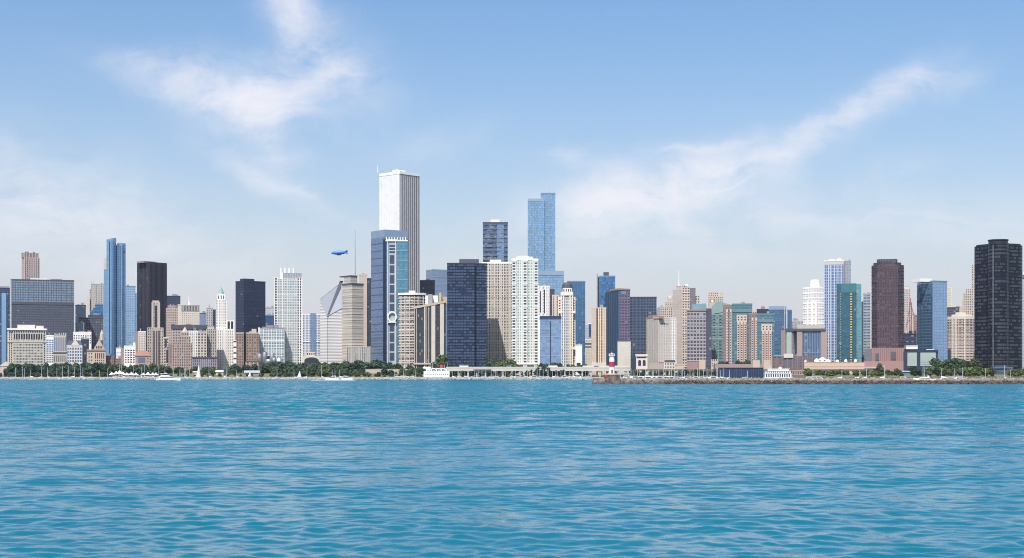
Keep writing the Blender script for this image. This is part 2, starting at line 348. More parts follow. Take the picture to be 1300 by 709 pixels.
xm = b.x(95.5); loft('gable', [[(xm - 5.5, -.6, z0 - .5), (xm + 5.5, -.6, z0 - .5), (xm, -.6, b.z(430.8))], [(xm - 5.5, 8, z0 - .5), (xm + 5.5, 8, z0 - .5), (xm, 8, b.z(430.8))]], M('white_brick', (.66, .62, .57)), b.o)
b = T('white_building', 'cream white office block with red tiled roof huts above the gabled roof', 93, 116, 2010)
b.mass(white, 422.5, name='wall'); b.wins(pane, 8, 4, 425, 437, None, None, .5, .55); b.roof(white, 1, units=0); b.pent(redroof, 100, 109, 420.5, name='roof_hut'); b.pent(redroof, 111, 115.4, 419.6, name='roof_hut')
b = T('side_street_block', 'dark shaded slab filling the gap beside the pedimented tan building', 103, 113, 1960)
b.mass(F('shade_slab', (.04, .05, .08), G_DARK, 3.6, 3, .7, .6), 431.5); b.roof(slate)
b = T('pedimented_building', 'tan stone block with a steep central pediment and a row of tall windows', 110.2, 134.3, 1900)
b.mass(tan, 444, name='wall'); b.wins(pane, 5, 1, 448.5, 455.5, 120, 133, .45, 1); b.wins(pane, 5, 2, 456.5, 462, 120, 133, .45, .6); b.wins(pane, 2, 3, 447, 460, 111.5, 118, .35, .5)
b.bx('cornice', brown, 110, 134.6, 444.6, 445.8, -.8, 6)
xa, xb, xm = b.x(118.5), b.x(133), b.x(126)
loft('pediment', [[(xa, -.3, b.z(444)), (xb, -.3, b.z(444)), (xm, -.3, b.z(430.5))], [(xa, 22, b.z(444)), (xb, 22, b.z(444)), (xm, 22, b.z(430.5))]], tan, b.o)
for k in range(4): b.bx('pediment_window', pane, 122 + k * 2.2, 123.2 + k * 2.2, 439.5, 442.5, -.5, .3)
loft('spire', [circ(3.2, b.z(432), 8, b.x(129.5), 12), circ(2.6, b.z(424), 8, b.x(129.5), 12), circ(.2, b.z(418), 8, b.x(129.5), 12)], tan, b.o)
# ---- behind, x 95-135
b = T('office_tower', 'small dark navy tower beyond the cream white office block', 95.7, 109, 2650); b.mass(F('navy_fine', (.03, .045, .08), G_NAVY, 3.7, 2.5, .7, .6), 388); b.roof(navy)
b = T('grey_annex', 'low pale grey block tucked in front of the small navy tower', 95.6, 107, 2350); b.mass(F('greyblue_fine', (.2, .24, .3), (.2, .26, .36), 3.6, 2.5), 411); b.roof(grey)
b = T('office_building', 'stepped dark slate block of square windows below the old limestone tower', 100, 131, 2400)
f = F('slate_squares', (.06, .07, .11), (.14, .15, .2), 3.8, 3.6, .55, .5, .2); b.mass(f, 404); b.roof(slate, 1, units=1); b.mass(f, 400.8, 112, 131, 0, 1, 404, 'upper_storeys'); b.roof(slate, 1)
b = T('blue_glass_block', 'bright cobalt glass block with a stepped top before the old limestone tower', 114.6, 131, 2480)
f = F('cobalt', (.03, .12, .26), (.05, .22, .45), 3.7, 3, .8, .7, .4); b.mass(f, 394.5); b.roof(bluem, .8, units=0); b.mass(f, 391, 118, 131, 0, 1, 394.5, 'middle_step'); b.mass(f, 387, 121, 131, 0, 1, 391, 'upper_step'); b.roof(bluem, .8)
b = T('limestone_tower', 'old pale limestone tower with a notched shoulder, half hidden by the tall blue glass tower', 112, 134, 2620)
f = F('old_stone', (.5, .47, .43), (.2, .2, .22), 3.6, 2.4, .35, .5, .1); b.mass(f, 361.5, 115.5); b.piers(M('old_stone_pier', (.48, .46, .43)), 7, 1, .5); b.roof(grey, 1.5)
b.mass(f, 367, 113.5, 116, .1, .9, name='shoulder'); b.mass(M('old_stone_pale', (.6, .55, .47)), 378, 109.8, 114, -.1, .5, name='lower_wing')
# ---- tall blue glass tower
b = T('glass_skyscraper', 'tallest pale blue glass tower of the left group, with a rounded higher half', 131.5, 159.6, 2200, dp=40)
f = F('legacy_blue', (.22, .36, .54), (.24, .42, .64), 3.6, 1.8, .86, .8, .72, .13, .22, .02, tilt=.02, wmetal=.6, wrough=.3)
def arc_front(x0, x1, y0, y1, bulge, n=7): return [(x0 + (x1 - x0) * i / n, y0 - bulge * math.sin(math.pi * i / n)) for i in range(n + 1)] + [(x1, y1), (x0, y1)]
pts = arc_front(b.x(135.2), b.x(147.6), 1, 34, 4); n = len(pts)
prism('main_shaft', f, b.o, pts, 0, 0, [b.z(304.2 - 2.2 * min(1, i / 6.0)) for i in range(n - 2)] + [b.z(302), b.z(304)])
prism('east_shaft', f, b.o, arc_front(b.x(148.6), b.x(159.6), 0, 36, 5), 0, b.z(309.5))
b.bx('recess', navy, 147.4, 148.8, 311, None, 3, 30); b.bx('crown_sign', navy, 155, 158.6, 319, 321, -4.4, 2)
b.mass(f, 342, 131.8, 135.4, .1, .8, name='lower_wing'); b.mass(M('old_stone_pale', (.6, .55, .47)), 326.5, 131.6, 135, .5, .95, name='stone_wing')
b.bx('parapet', bluem, 149, 159.3, 308.6, 309.8, -2, 30)
for q in (138.2, 141.4, 144.4): b.bx('glass_fin', bluem, q, q + .35, 306, None, -3.9, 1)
for q in (151.8, 154.6, 157): b.bx('glass_fin', bluem, q, q + .35, 312, None, -5.6, 1)
b = T('glass_tower', 'lower pale blue gridded glass tower touching the tallest blue one', 157.5, 174, 2320)
f = F('pale_grid', (.3, .42, .58), (.26, .42, .62), 3.6, 2.6, .74, .66, .6, .18, .3, .05); b.mass(f, 364, 157.5, 172); b.roof(bluem, 1, units=1); b.mass(f, 372, 171.8, 174, .1, .9, name='side_wing'); b.bands(M('pale_spandrel', (.42, .54, .68), .4), 14, .8, .3, l=157.5, r=172)
b = T('bronze_tower', 'massive dark bronze tower with close vertical fins behind the slim beige spire', 174.5, 211.5, 2400, c=190, phi=38)
b.mass(F('bronze', (.035, .031, .05), (.035, .033, .055), 3.8, 2.6, .6, .7, .3, .25), 333.5); b.piers(M('bronze_fin', (.06, .056, .08), .5, .3), 15, .8, .9); b.piers(M('bronze_fin', (.06, .056, .08), .5, .3), 10, .8, .9, 'l'); b.roof(M('bronze_fin', (.06, .056, .08)), 1.0, units=0); b.pent(mauve, 186, 201, 331.6, .2, .8)
b = T('office_block', 'plain navy block just behind the bronze tower', 209, 229, 2650); b.mass(F('navy_plain', (.035, .05, .1), (.03, .05, .1), 3.8, 3, .8, .5), 376.5); b.roof(navy)
b = T('art_deco_tower', 'slim beige setback tower with dark vertical window strips, before the bronze tower', 187, 207.6, 1950)
f = F('deco_stone', (.52, .45, .37), (.1, .09, .1), 3.5, 2.4, .4, .55, .1)
b.mass(f, 416, name='base'); b.piers(beige, 9, .9, .5); b.mass(f, 421, 186.6, 190, -.05, .5, name='wing'); b.mass(f, 383.5, 192.4, 203.2, .08, .7, 416); b.piers(beige, 3, 2.2, .6)
b.mass(beige, 381.6, 193.5, 202, .12, .6, 383.5, 'crown'); b.bx('window_strip', pane, 196.4, 199.2, 388, 417, .7, 2.5)
for q in (194, 197.4, 200.6): b.bx('window_strip', M('maroon_strip', (.1, .08, .09), .3), q + .4, q + 2, 420, None, -1, .1)
b = T('arched_top_building', 'pinkish beige block with a gently arched top beside the art deco tower', 210.6, 226.4, 2200)
f = F('rose_stone', (.5, .41, .37), (.16, .14, .15), 3.6, 2.6, .4, .5, .1); b.mass(f, 391); b.mass(f, 389, 213, 224, .05, .9, 391, 'arched_crown'); b.roof(beige, 1, units=1); b.piers(beige, 6, .8, .3, top=391, l=211, r=226)
b = T('louvred_building', 'bright cream block with dark louvres along its top and scattered dark windows', 225.5, 253.2, 2150)
b.mass(cream, 387.4, name='wall'); b.bx('louvre_band', slate, 230.5, 252.8, 388.2, 395, -.4, .5); b.piers(conc, 12, .8, .7, top=388, bot=395, l=231, r=252.8, name='louvre_fin'); b.wins(pane, 9, 6, 397, 413, 230.5, 252.5, .3, .35); b.roof(cream, .8, units=0)
b.mast(239.5, 376, 387); b.pent(WHITE, 238.6, 241, 383, .45, .55, 'mast_base')
b = T('colonnaded_block', 'beige block under a long dark flat roof, below the louvred cream building', 219, 262.5, 2050)
f = F('mid_beige', (.47, .41, .36), (.13, .12, .14), 3.6, 3, .45, .5, .1); b.mass(f, 417.5); b.bx('flat_roof', slate, 218, 263, 412.6, 418, -1, 25); b.pent(slate, 217, 222, 411.5, name='roof_unit'); b.pent(redroof, 236, 243, 420 - 9, name='roof_unit')
b = T('office_block', 'blue grey glass block between the louvred cream building and the flagged grey tower', 252.8, 263.5, 2430); b.mass(F('bluegrey', (.2, .25, .36), (.2, .27, .42), 3.7, 3, .7, .6), 398.5); b.roof(slate); b.pent(grey, 255, 260, 397)
b = T('flagged_tower', 'narrow grey stone tower with a shaded flank and small roof turret', 261.8, 274.5, 2300)
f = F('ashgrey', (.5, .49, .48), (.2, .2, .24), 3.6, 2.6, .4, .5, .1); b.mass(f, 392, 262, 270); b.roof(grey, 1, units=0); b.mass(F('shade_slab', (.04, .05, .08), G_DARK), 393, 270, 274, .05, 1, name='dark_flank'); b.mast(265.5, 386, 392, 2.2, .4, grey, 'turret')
b = T('white_spired_tower', 'slender white terracotta tower with a green tipped pinnacle on a wide white base', 272, 297.4, 2000)
f = F('white_terra', (.78, .75, .7), (.3, .27, .25), 3.6, 2.5, .38, .5, .1, .3, .4); b.mass(f, 418.5, 273, 297, name='base'); b.piers(white, 9, .8, .5); b.roof(white, .8, units=1); b.mass(f, 381, 274, 287.6, .15, .75, 418.5); b.piers(white, 5, .8, .5)
b.mass(white, 373, 276, 285.6, .22, .68, 381, 'upper_stage'); b.wins(pane, 3, 1, 375, 380, None, None, .4, 1)
cxx = b.x(280.8); yy = b.P * .45
loft('pinnacle', [circ(4.2, b.z(373), 8, cxx, yy), circ(2.8, b.z(369.5), 8, cxx, yy), circ(.3, b.z(364), 8, cxx, yy)], copper, b.o)
b.mass(mauve, 421, 270, 274.5, .1, .8, name='brick_wing')
b = T('striped_block', 'black and white striped block between the white tower and the midnight blue tower', 287.5, 297.5, 2250); b.mass(black, 408); b.piers(white, 3, 1.6, .5); b.roof(white, 1, units=0)
b = T('midnight_tower', 'midnight blue tower with fine horizontal lines and a low roof box', 299, 337, 2100, c=309.5, phi=30)
b.mass(F('midnight', (.022, .03, .07), (.02, .028, .065), 3.7, 2.6, .75, .6, .25, .3, .6, .04), 357.5); b.bands(M('midnight_band', (.05, .065, .12), .5), 3.7 * 3, .6, .3, top=370); b.roof(navy, 1.2, units=1, unit_mat=navy); b.pent(navy, 312, 325, 353.5, .2, .7)
b = T('office_block', 'low blue slab peeping out between the midnight tower and the white framed tower', 334, 349, 2420); b.mass(F('deepblue', (.03, .07, .15), (.03, .09, .2), 3.7, 3, .8, .6), 401); b.roof(bluem)
b = T('bar_topped_building', 'far hazy block ending in one thin pale bar, right of the midnight tower', 336, 349, 2900); b.mass(F('haze_block', (.5, .53, .58), (.4, .44, .5), 3.7, 3), 391.5); b.roof(grey, 1.5)
# ---- second row left
b = T('white_box_house', 'small plain white box in front of the blue glass towers', 147.5, 154.5, 1980); b.mass(white, 442.5, name='wall'); b.roof(white, .8, units=1); b.wins(pane, 3, 2, 446, 454, None, None, .3, .4)
b = T('low_brick_building', 'long low reddish block at the foot of the blue glass towers', 133.5, 160, 1930); b.mass(F('rose_brick', (.33, .2, .19), (.1, .09, .12), 3.6, 3, .4, .45), 452.5, 133.5, 145); b.roof(brick, .8); b.mass(F('rose_brick', (.33, .2, .19), (.1, .09, .12)), 456, 144.5, 160, .1, 1, name='lower_wing'); b.roof(mauve, .8)
b = T('banded_building', 'small white office block with dark banded windows and a corner turret', 156.6, 172, 1900)
b.mass(white, 440, 157.5, name='wall'); b.wins(pane, 4, 6, 443.5, 461.5, 158.5, 171.5, .72, .55); b.piers(white, 5, 1, .4, top=441); b.roof(white, 1, units=1); b.bx('turret', white, 169, 171.8, 435, 441, 1, 6); b.bx('brick_wing', mauve, 153.5, 157.4, 442, None, 4, 20)
b = T('cream_building', 'cream corner block with one dark flank beside the art deco tower', 171.4, 186.8, 1955)
b.mass(cream, 421.5, 175.5, 185, name='wall'); b.wins(pane, 4, 10, 424, 446, 176, 184.5, .35, .4); b.roof(white, .8, units=1); b.bx('dark_flank', mauve, 171.4, 175.4, 421, None, 3, 22)
b = T('red_roofed_hall', 'low brick hall with a hipped red roof and one wide window', 171.8, 190.5, 1890)
b.mass(M('rose_wall', (.42, .3, .26)), 452, name='wall'); z0, z1 = b.z(452), b.z(445.5)
loft('roof', [[(-.8, -.8, z0), (b.W + .8, -.8, z0), (b.W + .8, b.P, z0), (-.8, b.P, z0)], [(3, 5, z1), (b.W - 3, 5, z1), (b.W - 3, b.P - 5, z1), (3, b.P - 5, z1)]], redroof, b.o)
b.bx('window', M('lilac_pane', (.16, .18, .28), .2, .3), 175.5, 184.5, 454, 461, -.1, .3); b.wins(pane, 2, 2, 453.5, 461, 172, 175, .35, .5); b.wins(pane, 2, 2, 453.5, 461, 186, 190, .35, .5)
b = T('loft_building', 'cream loft block with a tall dark window strip beside the art deco tower', 205.5, 219.5, 1920)
f = F('cream_loft', (.6, .54, .45), (.1, .1, .12), 3.5, 3, .5, .5, .1); b.mass(f, 429, 207.5, 214.5); b.roof(cream, .8, units=0); b.bx('window_strip', pane, 209, 211.6, 430.5, 441, -.15, .2); b.mass(f, 441, 214.4, 219.5, 0, 1, name='lower_wing'); b.bx('window_strip', pane, 211, 213.4, 444, 461, -.15, .2)
b = T('ornate_tower', 'stepped rosy brick tower with an ornate lantern crown, lowest in front of the cream blocks', 213.5, 245, 1880)
f = F('rosy_brick', (.43, .33, .29), (.12, .1, .11), 3.3, 2.5, .4, .55, .1); b.mass(f, 436, 219, 244.6); b.piers(M('rosy_pier', (.47, .37, .32)), 10, .6, .35); b.mass(f, 434.5, 220, 228, .0, .7, 436, 'corner_turret'); b.mass(f, 427, 228, 242, .1, .8, 436, 'upper_stage'); b.piers(beige, 6, .7, .4); b.mass(beige, 421, 230, 239.5, .15, .7, 427, 'lantern_stage'); b.wins(pane, 4, 1, 422.5, 426, None, None, .5, 1)
z = b.z(421); xx = b.x(234.8); loft('crown', [circ(4.2, z, 8, xx, 8), circ(2.2, z + 3, 8, xx, 8), circ(.3, z + 6, 8, xx, 8)], beige, b.o); b.mass(mauve, 436, 213.5, 219.2, .1, .9, name='side_wing'); b.wins(pane, 3, 9, 438, 461, None, None, .4, .45)
b = T('white_office_building', 'white office block with wide bluish windows behind the ornate rosy tower', 240, 262.6, 1950)
f = F('white_wide', (.68, .66, .62), (.2, .22, .26), 3.5, 3, .6, .5, .15); b.mass(f, 421, 240, 251); b.piers(white, 5, .7, .4); b.roof(white, .8); b.mass(F('cream_loft', (.6, .54, .45), (.1, .1, .12)), 423, 250.8, 262.6, .04, 1, name='cream_wing'); b.piers(cream, 4, .9, .3); b.roof(cream, .8, units=1)
b = T('setback_building', 'grey beige stone building with vertical piers, left neighbour of the white terracotta base', 261.8, 275, 1965)
b.mass(F('greige', (.46, .42, .38), (.13, .13, .16), 3.5, 2.4, .45, .6, .1), 418); b.piers(M('greige_pier', (.5, .46, .42)), 6, .8, .5); b.mass(M('greige_pier', (.5, .46, .42)), 414.5, 263.5, 272, .1, .7, 418, 'upper_stage'); b.roof(grey, .8, units=1)
b = T('low_piered_block', 'long low mauve block with pale piers above the lawn trees', 243.8, 275.5, 1860, dp=25); b.mass(F('mauve_low', (.24, .21, .25), (.08, .08, .13), 3.6, 2.4, .6, .6), 454.5, name='wall'); b.piers(M('lilac_pier', (.38, .36, .42)), 13, .7, .5); b.bx('flat_roof', slate, 243.4, 276, 453.4, 455, -1, 20)
b = T('brown_hotel', 'brown brick hotel with a dark vertical slot, right of the white terracotta base', 300, 329, 1900)
f = F('brown_brick', (.32, .22, .18), (.13, .1, .1), 3.4, 2.6, .45, .5, .1); b.mass(f, 423.5, 300, 309.6); b.roof(tan, 1.2, units=0); b.mass(f, 423.5, 312.6, 328.4, 0, 1, name='east_shaft'); b.roof(tan, 1.2, units=1); b.bx('dark_slot', black, 309.6, 312.6, 425, None, 4, 20); b.pent(tan, 319.5, 325.5, 417.6, .2, .6)
b = T('white_banded_annex', 'small white banded block wedged left of the brown hotel', 296.5, 301, 1960); b.mass(white, 433, name='wall'); b.bands(pane, 5, 2.0, .1, name='window_band', n=6); b.roof(white, .6, units=0)
# ---- white framed glass tower
b = T('white_framed_tower', 'white framed glass apartment tower crowned by bright white fins', 348, 383.4, 1950, dp=36)
f = F('pale_green_glass_grid', (.62, .64, .6), (.3, .36, .38), 3.3, 2.6, .8, .62, .35, .2, .6, .18); b.mass(f, 354, 352, 377); b.bands(WHITE, 3.3 * 6, .9, .4, name='floor_band', side=False)
for q in (352, 358.5, 364.5, 370.5): b.bx('white_mullion', WHITE, q, q + .5, 354, None, -.45, .2)
b.mass(F('balcony_grid', (.72, .71, .67), (.12, .13, .16), 3.3, 3.2, .62, .6, .15), 352.5, 348.4, 352.2, .02, .9, name='balcony_stack'); b.mass(F('balcony_grid', (.72, .71, .67), (.12, .13, .16)), 353, 377, 383, .02, .9, name='balcony_stack')
for q in (348, 351.6, 376.8, 379.8, 382.8): b.bx('frame_pier', WHITE, q, q + .8, 352.5, None, -.9, 3)
b.mass(M('crown_louvre', (.3, .33, .36)), 346.3, 359, 383.4, .1, .8, 354, 'louvred_crown'); b.piers(alum, 13, .5, .5, name='louvre_fin')
for q in (356.4, 361.5, 366.8, 372.2): b.bx('crown_fin', WHITE, q - .6, q + .8, 339.5, 354, 8, 22)
b.bx('crown_wall', WHITE, 356, 359, 347, 354, 3, 28)
b = T('glass_wing', 'mid rise glass block with a white grid, lower wing beside the white framed tower', 328, 361, 1925, dp=28)
f2 = F('greenish_grid', (.58, .62, .62), (.2, .28, .33), 3.4, 2.8, .8, .62, .4, .2, .6, .12); b.mass(f2, 417.5); b.piers(WHITE, 11, .55, .5); b.bands(WHITE, 3.4 * 4, .8, .35, side=False); b.roof(slate, 1.2); b.bx('corner_pier', WHITE, 328, 329.6, 415.8, None, -.8, 1)
b = T('concert_pavilion', 'curled brushed steel bandshell of upswept ribbons rising over the park trees', 328, 361, 1790, cat='bandshell')
def ribbon(l, r, pb, ptop, lean, y, mat, th=.5):
    x0, x1 = b.x(l), b.x(r); z0, z1 = b.z(pb), b.z(ptop); v = []; n = 8
    for side in (0, th):
        for i in range(n + 1):
            t = i / n; a = t * math.pi * .62
            yy = y - 7 * math.sin(a) + side; zz = z0 + (z1 - z0) * (1 - math.cos(a)) / (1 - math.cos(math.pi * .62))
            sh = lean * math.sin(a)
            v += [(x0 + sh + t * 1.2, yy, zz), (x1 + sh * 1.3 - t * .8, yy, zz)]
    m1 = 2 * (n + 1); fs = []
    for i in range(n):
        q = 2 * i; fs += [(q, q + 1, q + 3, q + 2), (m1 + q + 2, m1 + q + 3, m1 + q + 1, m1 + q), (q, q + 2, m1 + q + 2, m1 + q), (q + 1, m1 + q + 1, m1 + q + 3, q + 3)]
    me = mesh_from('steel_ribbon', v, fs)
    for p in me.polygons: p.use_smooth = True
    link('steel_ribbon', me, mat, b.o)
brush = M('brushed_steel', (.5, .5, .53), .42, .7, .08)
ribbon(329, 337.5, 463, 449.5, -3, 3, brush); ribbon(333.5, 341, 463, 447.2, -1, 1, brush); ribbon(339.5, 346.5, 463.5, 448.6, 2, 2, brush); ribbon(335, 345, 464, 456.5, 1, -2, brush); ribbon(341.5, 347, 464, 454.5, 3, 0, brush)
xd, zd = b.x(354.6), b.z(464); loft('steel_dome', [circ(5.6 * math.cos(a), zd + 10.2 * math.sin(a), 16, xd, 4, ry=4.5 * math.cos(a)) for a in (0, .3, .6, .9, 1.2, 1.45)], brush, b.o, smooth=True)
b.bx('stage_roof', slate, 311, 330, 458.5, 460, 0, 14); b.bx('stage_opening', pane, 333, 346, 452, None, 6, 12)
for q in (312, 317, 322, 327): b.bx('roof_post', WHITE, q, q + .6, 460, None, .2, 1)
b = T('apartment_tower', 'blue grey glass apartment tower with white verticals, right of the white framed tower', 384, 406.5, 2100)
f = F('bluewhite', (.6, .63, .68), (.2, .28, .42), 3.4, 2.6, .72, .6, .4); b.mass(f, 400); b.piers(WHITE, 7, .6, .5); b.roof(white, .8, units=0); b.mass(F('bluecore', (.2, .27, .42), (.18, .26, .42), 3.4, 2.6, .8, .7, .4), 398, 394, 401, -.05, .5, name='glass_core'); b.pent(white, 387, 394, 398, name='roof_unit'); b.bx('sky_deck', WHITE, 384, 406, 433.6, 434.6, -.9, 6)
b = T('stone_hall', 'low cream stone hall with a broad dark arch, over the park trees', 383.5, 406, 1850)
b.mass(cream, 452, name='wall'); b.mass(cream, 447, 389, 400, .1, .8, 452, 'upper_hall'); b.wins(pane, 4, 1, 448.5, 451, None, None, .5, 1)
b.lasto = None; b.last = (0, b.W, 0, b.P, 0, b.z(452)); xm = b.x(395.5); ww = 9
me = mesh_from('arch', [(xm - ww, -.2, 0), (xm + ww, -.2, 0)] + [(xm + ww * math.cos(math.pi * i / 10), -.2, b.z(458) + ww * .45 * math.sin(math.pi * i / 10)) for i in range(11)] + [(xm - ww, .3, 0), (xm + ww, .3, 0)], [tuple(range(0, 13))]); link('arch', me, pane, b.o)
# ---- diamond topped tower
b = T('diamond_tower', 'white striped tower sliced into a tilted diamond roof split by a dark groove', 406, 436, 2000)
def loc(px, dy): # point at bearing px, dy metres behind the front corner, in the tower's own frame
    D = 2000 + dy; X = (px - CX) / FPX * D; dx, dyy = X - b.X, D - b.D; c, s = math.cos(b.th), math.sin(b.th); return (dx * c + dyy * s, -dx * s + dyy * c)
def zz(py, dy): return CH + (HY - py) * (2000 + dy) / FPX - GZ
Fp, Lp, Rp, Bp = loc(415.5, 0), loc(406, 9), loc(436.5, 10), loc(432.5, 26)
fz, lz, rz_, bz = zz(402, 0), zz(381, 9), zz(390.5, 10), zz(359.5, 26)
fa = F('white_stripe', (.82, .81, .8), (.34, .35, .4), 3.9, 60, .999, .32, .2, .3, .3, 0); prism('west_shaft', fa, b.o, [Fp, Bp, Lp], 0, 0, [fz, bz, lz]); prism('east_shaft', fa, b.o, [(Fp[0] + .6, Fp[1]), Rp, (Bp[0] + .6, Bp[1])], 0, 0, [fz, rz_, bz - 1])
rm = M('diamond_glass', (.21, .24, .3), .35, .2, .06)
def slab(name, a, bb, c, mat, t=.7):
    me = mesh_from(name, [(*p[:2], p[2] + .25) for p in (a, bb, c)] + [(*p[:2], p[2] + .25 + t) for p in (a, bb, c)], [(0, 2, 1), (3, 4, 5), (0, 1, 4, 3), (1, 2, 5, 4), (2, 0, 3, 5)]); link(name, me, mat, b.o)
F3, L3, R3, B3 = (*Fp, fz), (*Lp, lz), (*Rp, rz_), (*Bp, bz)
slab('roof_facet', F3, B3, L3, rm); slab('roof_facet', (F3[0] + .6, F3[1], F3[2]), R3, (B3[0] + .6, B3[1], B3[2] - 1), rm)
dv = Vector(B3) - Vector(F3)
me = mesh_from('groove', [F3 + Vector(q) if False else tuple(Vector(F3) + Vector(q)) for q in ((-.9, -.6, 0), (1.7, -.6, 0))] + [tuple(Vector(B3) + Vector(q)) for q in ((3.2, -.6, 1.6), (-1.2, -.6, 1.6))] + [tuple(Vector(F3) + Vector(q)) for q in ((-.9, 1, 1.4), (1.7, 1, 1.4))] + [tuple(Vector(B3) + Vector(q)) for q in ((3.2, 1, 3), (-1.2, 1, 3))], [(0, 1, 2, 3), (4, 5, 6, 7), (0, 1, 5, 4), (1, 2, 6, 5), (2, 3, 7, 6), (3, 0, 4, 7)]); link('groove', me, slate, b.o)
for (p, q, a, c) in ((L3, B3, 0, 0), (F3, L3, 0, 0), (F3, R3, 0, 0), (R3, B3, 0, 0)):
    d = Vector(q) - Vector(p); o = link('roof_edge', cube_mesh(conc), None, b.o, (Vector(p) + Vector(q)) / 2 + Vector((0, -.4, .6))); o.rotation_euler = d.to_track_quat('X', 'Z').to_euler(); o.scale = (d.length, .5, .6)
box('corner_groove', slate, b.o, Fp[0] - .7, Fp[0] + 1.1, -.5, 1, 0, fz)
# ---- twin beige banded towers
b = T('banded_tower', 'beige banded office tower with a dark cap line and a tall thin mast', 434.5, 461.4, 1990, c=447, phi=34)
f = F('beige_band', (.56, .51, .45), (.34, .32, .3), 3.6, 40, .999, .38, .1, .3, .3, 0); b.mass(f, 361); b.bands(M('beige_spandrel', (.6, .55, .49)), 3.6 * 2.2, 1.6, .3, top=366); b.bx('cap_line', slate, 447, 461.6, 359.6, 361.6, -.6, 20)
box('cap_side', slate, b.o, -.5, .6, -.6, b.P, b.z(361.6), b.z(359.6)); b.mass(f, 351, 447, 455, .15, .8, 361, 'upper_stage'); b.bx('cap_line', slate, 446.5, 455.5, 349.6, 351, 3, 30); b.mast(454.5, 291, 362, 2.4, .3, M('mast_grey', (.5, .5, .52))); b.bx('mast_base', slate, 453.6, 456.6, 350, 361, 6, 10)
b = T('podium_block', 'low grey podium with close vertical ribs at the foot of the beige banded tower', 440, 472, 1970, dp=30); b.mass(F('rib_podium', (.46, .44, .42), (.2, .2, .22), 4, 2.4, .4, .9, .1), 441); b.piers(M('podium_rib', (.5, .48, .46)), 16, .7, .4); b.roof(conc, .8, units=0)
b = T('granite_tower', 'tan granite tower with one deep shaded flank behind the beige banded tower', 449, 471.5, 2250); b.mass(F('tan_granite', (.56, .47, .39), (.4, .33, .28), 3.7, 2.6, .35, .5, .1), 349, 456, 466, tops=None); b.roof(tan, 1, units=1); b.mass(F('shade_slab', (.04, .05, .08), G_DARK), 353, 465.5, 471.5, .1, 1, name='dark_flank'); b.mass(tan, 347.5, 458, 462, .2, .7, 349, 'crown')  # the flank's shadow is put into its near-black facade colour
# ---- tall white tower and the glass pair before it
b = T('white_skyscraper', 'tallest tower of the skyline, white with close dark vertical strips', 482, 532.6, 2400, c=507.5, phi=43)
b.mass(F('tall_white', (.4, .4, .42), (.03, .03, .045), 3.9, 3.9, .62, .96, .1, .3, .3, 0), 219.5); b.piers(M('pier_shaded', (.5, .5, .51)), 11, 1.9, .8); box('stone_cladding', M('clad_sunlit', (.7, .7, .7), .7), b.o, -.9, .1, .3, b.P, 0, b.z(221)); b.piers(M('joint_grey', (.62, .62, .62)), 9, .35, 1.0, 'l', name='panel_joint'); b.bx('top_band', WHITE, 507.5, 532.6, 217.5, 221, -1.2, 20); box('top_band_side', WHITE, b.o, -1.3, .5, -1.2, b.P, b.z(221), b.z(217.5))  # left face whiter, right piers greyer: sun and shade put into the colours
b.lasto = None; b.last = (0, b.W, 0, b.P, 0, b.z(218)); b.roof(WHITE, .6, units=4, unit_mat=white); b.bx('roof_unit', white, 511, 521, 214, 218, 12, 24); b.mast(497, 208, 218, .8, .7); b.mast(500, 211, 218, .6, .8)
b = T('dark_block', 'black flat topped block between the white skyscraper and the hazy blue tower', 531, 552, 2550); b.mass(F('nightglass', (.02, .026, .05), (.03, .035, .06), 3.8, 3, .8, .6), 356.5); b.roof(navy, 1, units=1)
b = T('hazy_glass_tower', 'hazy blue grey glass tower behind the black flat topped block', 541, 572, 2750, c=549.5, phi=25); b.mass(F('hazyblue', (.2, .28, .4), (.22, .32, .46), 3.8, 2.8, .75, .65, .5), 343); b.bands(M('hazy_band', (.28, .36, .48), .4), 12, .9, .3); b.roof(bluem, 1.2, units=0)
b = T('grey_blue_tower', 'broad steel blue glass tower overlapping the lower left of the white skyscraper', 471, 518, 1930, c=488, phi=30, dp=40)
f = F('steelblue', (.16, .22, .33), (.17, .25, .4), 3.7, 2.4, .85, .6, .5, .18, .35, .06); b.mass(f, 301); b.bands(M('steel_band', (.1, .13, .2), .45), 3.7 * 2.5, .9, .25, top=308)
b.mass(M('steel_crown', (.34, .44, .56), .35, .5), 291.6, bot=301, name='crown'); b.bx('corner_slot', navy, 486.4, 489.6, 304, None, -.6, .5)
b = T('teal_tower', 'slender teal glass tower with a white ladder frame and a white ring', 489.5, 517.6, 1850, dp=30)
f = F('tealglass', (.07, .2, .28), (.09, .25, .36), 3.5, 3, .9, .7, .45, .15, .55, .04, tilt=.03); b.mass(f, 306, 504, 517.4); b.bands(M('teal_band', (.2, .38, .46), .35), 3.5 * 3.4, .8, .25, l=504, r=517.4, side=False); b.mass(M('frame_white', (.4, .44, .5)), 303.5, 491.5, 504.2, .04, .95, name='service_core')
corep = M('core_blue', (.05, .085, .14), .15, .3, .2); fpier = M('frame_pier_grey', (.58, .6, .63))
for k in range(3): b.bx('core_pane', corep, 494.2, 501.6, 311 + k * 4, 313.4 + k * 4, -.2 + .04 * b.P, .3 + .04 * b.P)
for t, q in ((324, 335), (337, 347), (349, 360), (362, 372), (374, 384), (386, 395), (411, 421), (423, 434), (436, 446), (448, 458)): b.bx('core_pane', corep, 494.6, 500.6, t, q, -.2 + .04 * b.P, .3 + .04 * b.P)
for q in (491.5, 501.8): b.bx('frame_pier', fpier, q, q + .9, 303.5, None, -.6, 1.2)
for k in range(8): b.bx('crown_fin', WHITE, 490 + k * 3.5, 491 + k * 3.5, 301, 306, .5, 12)
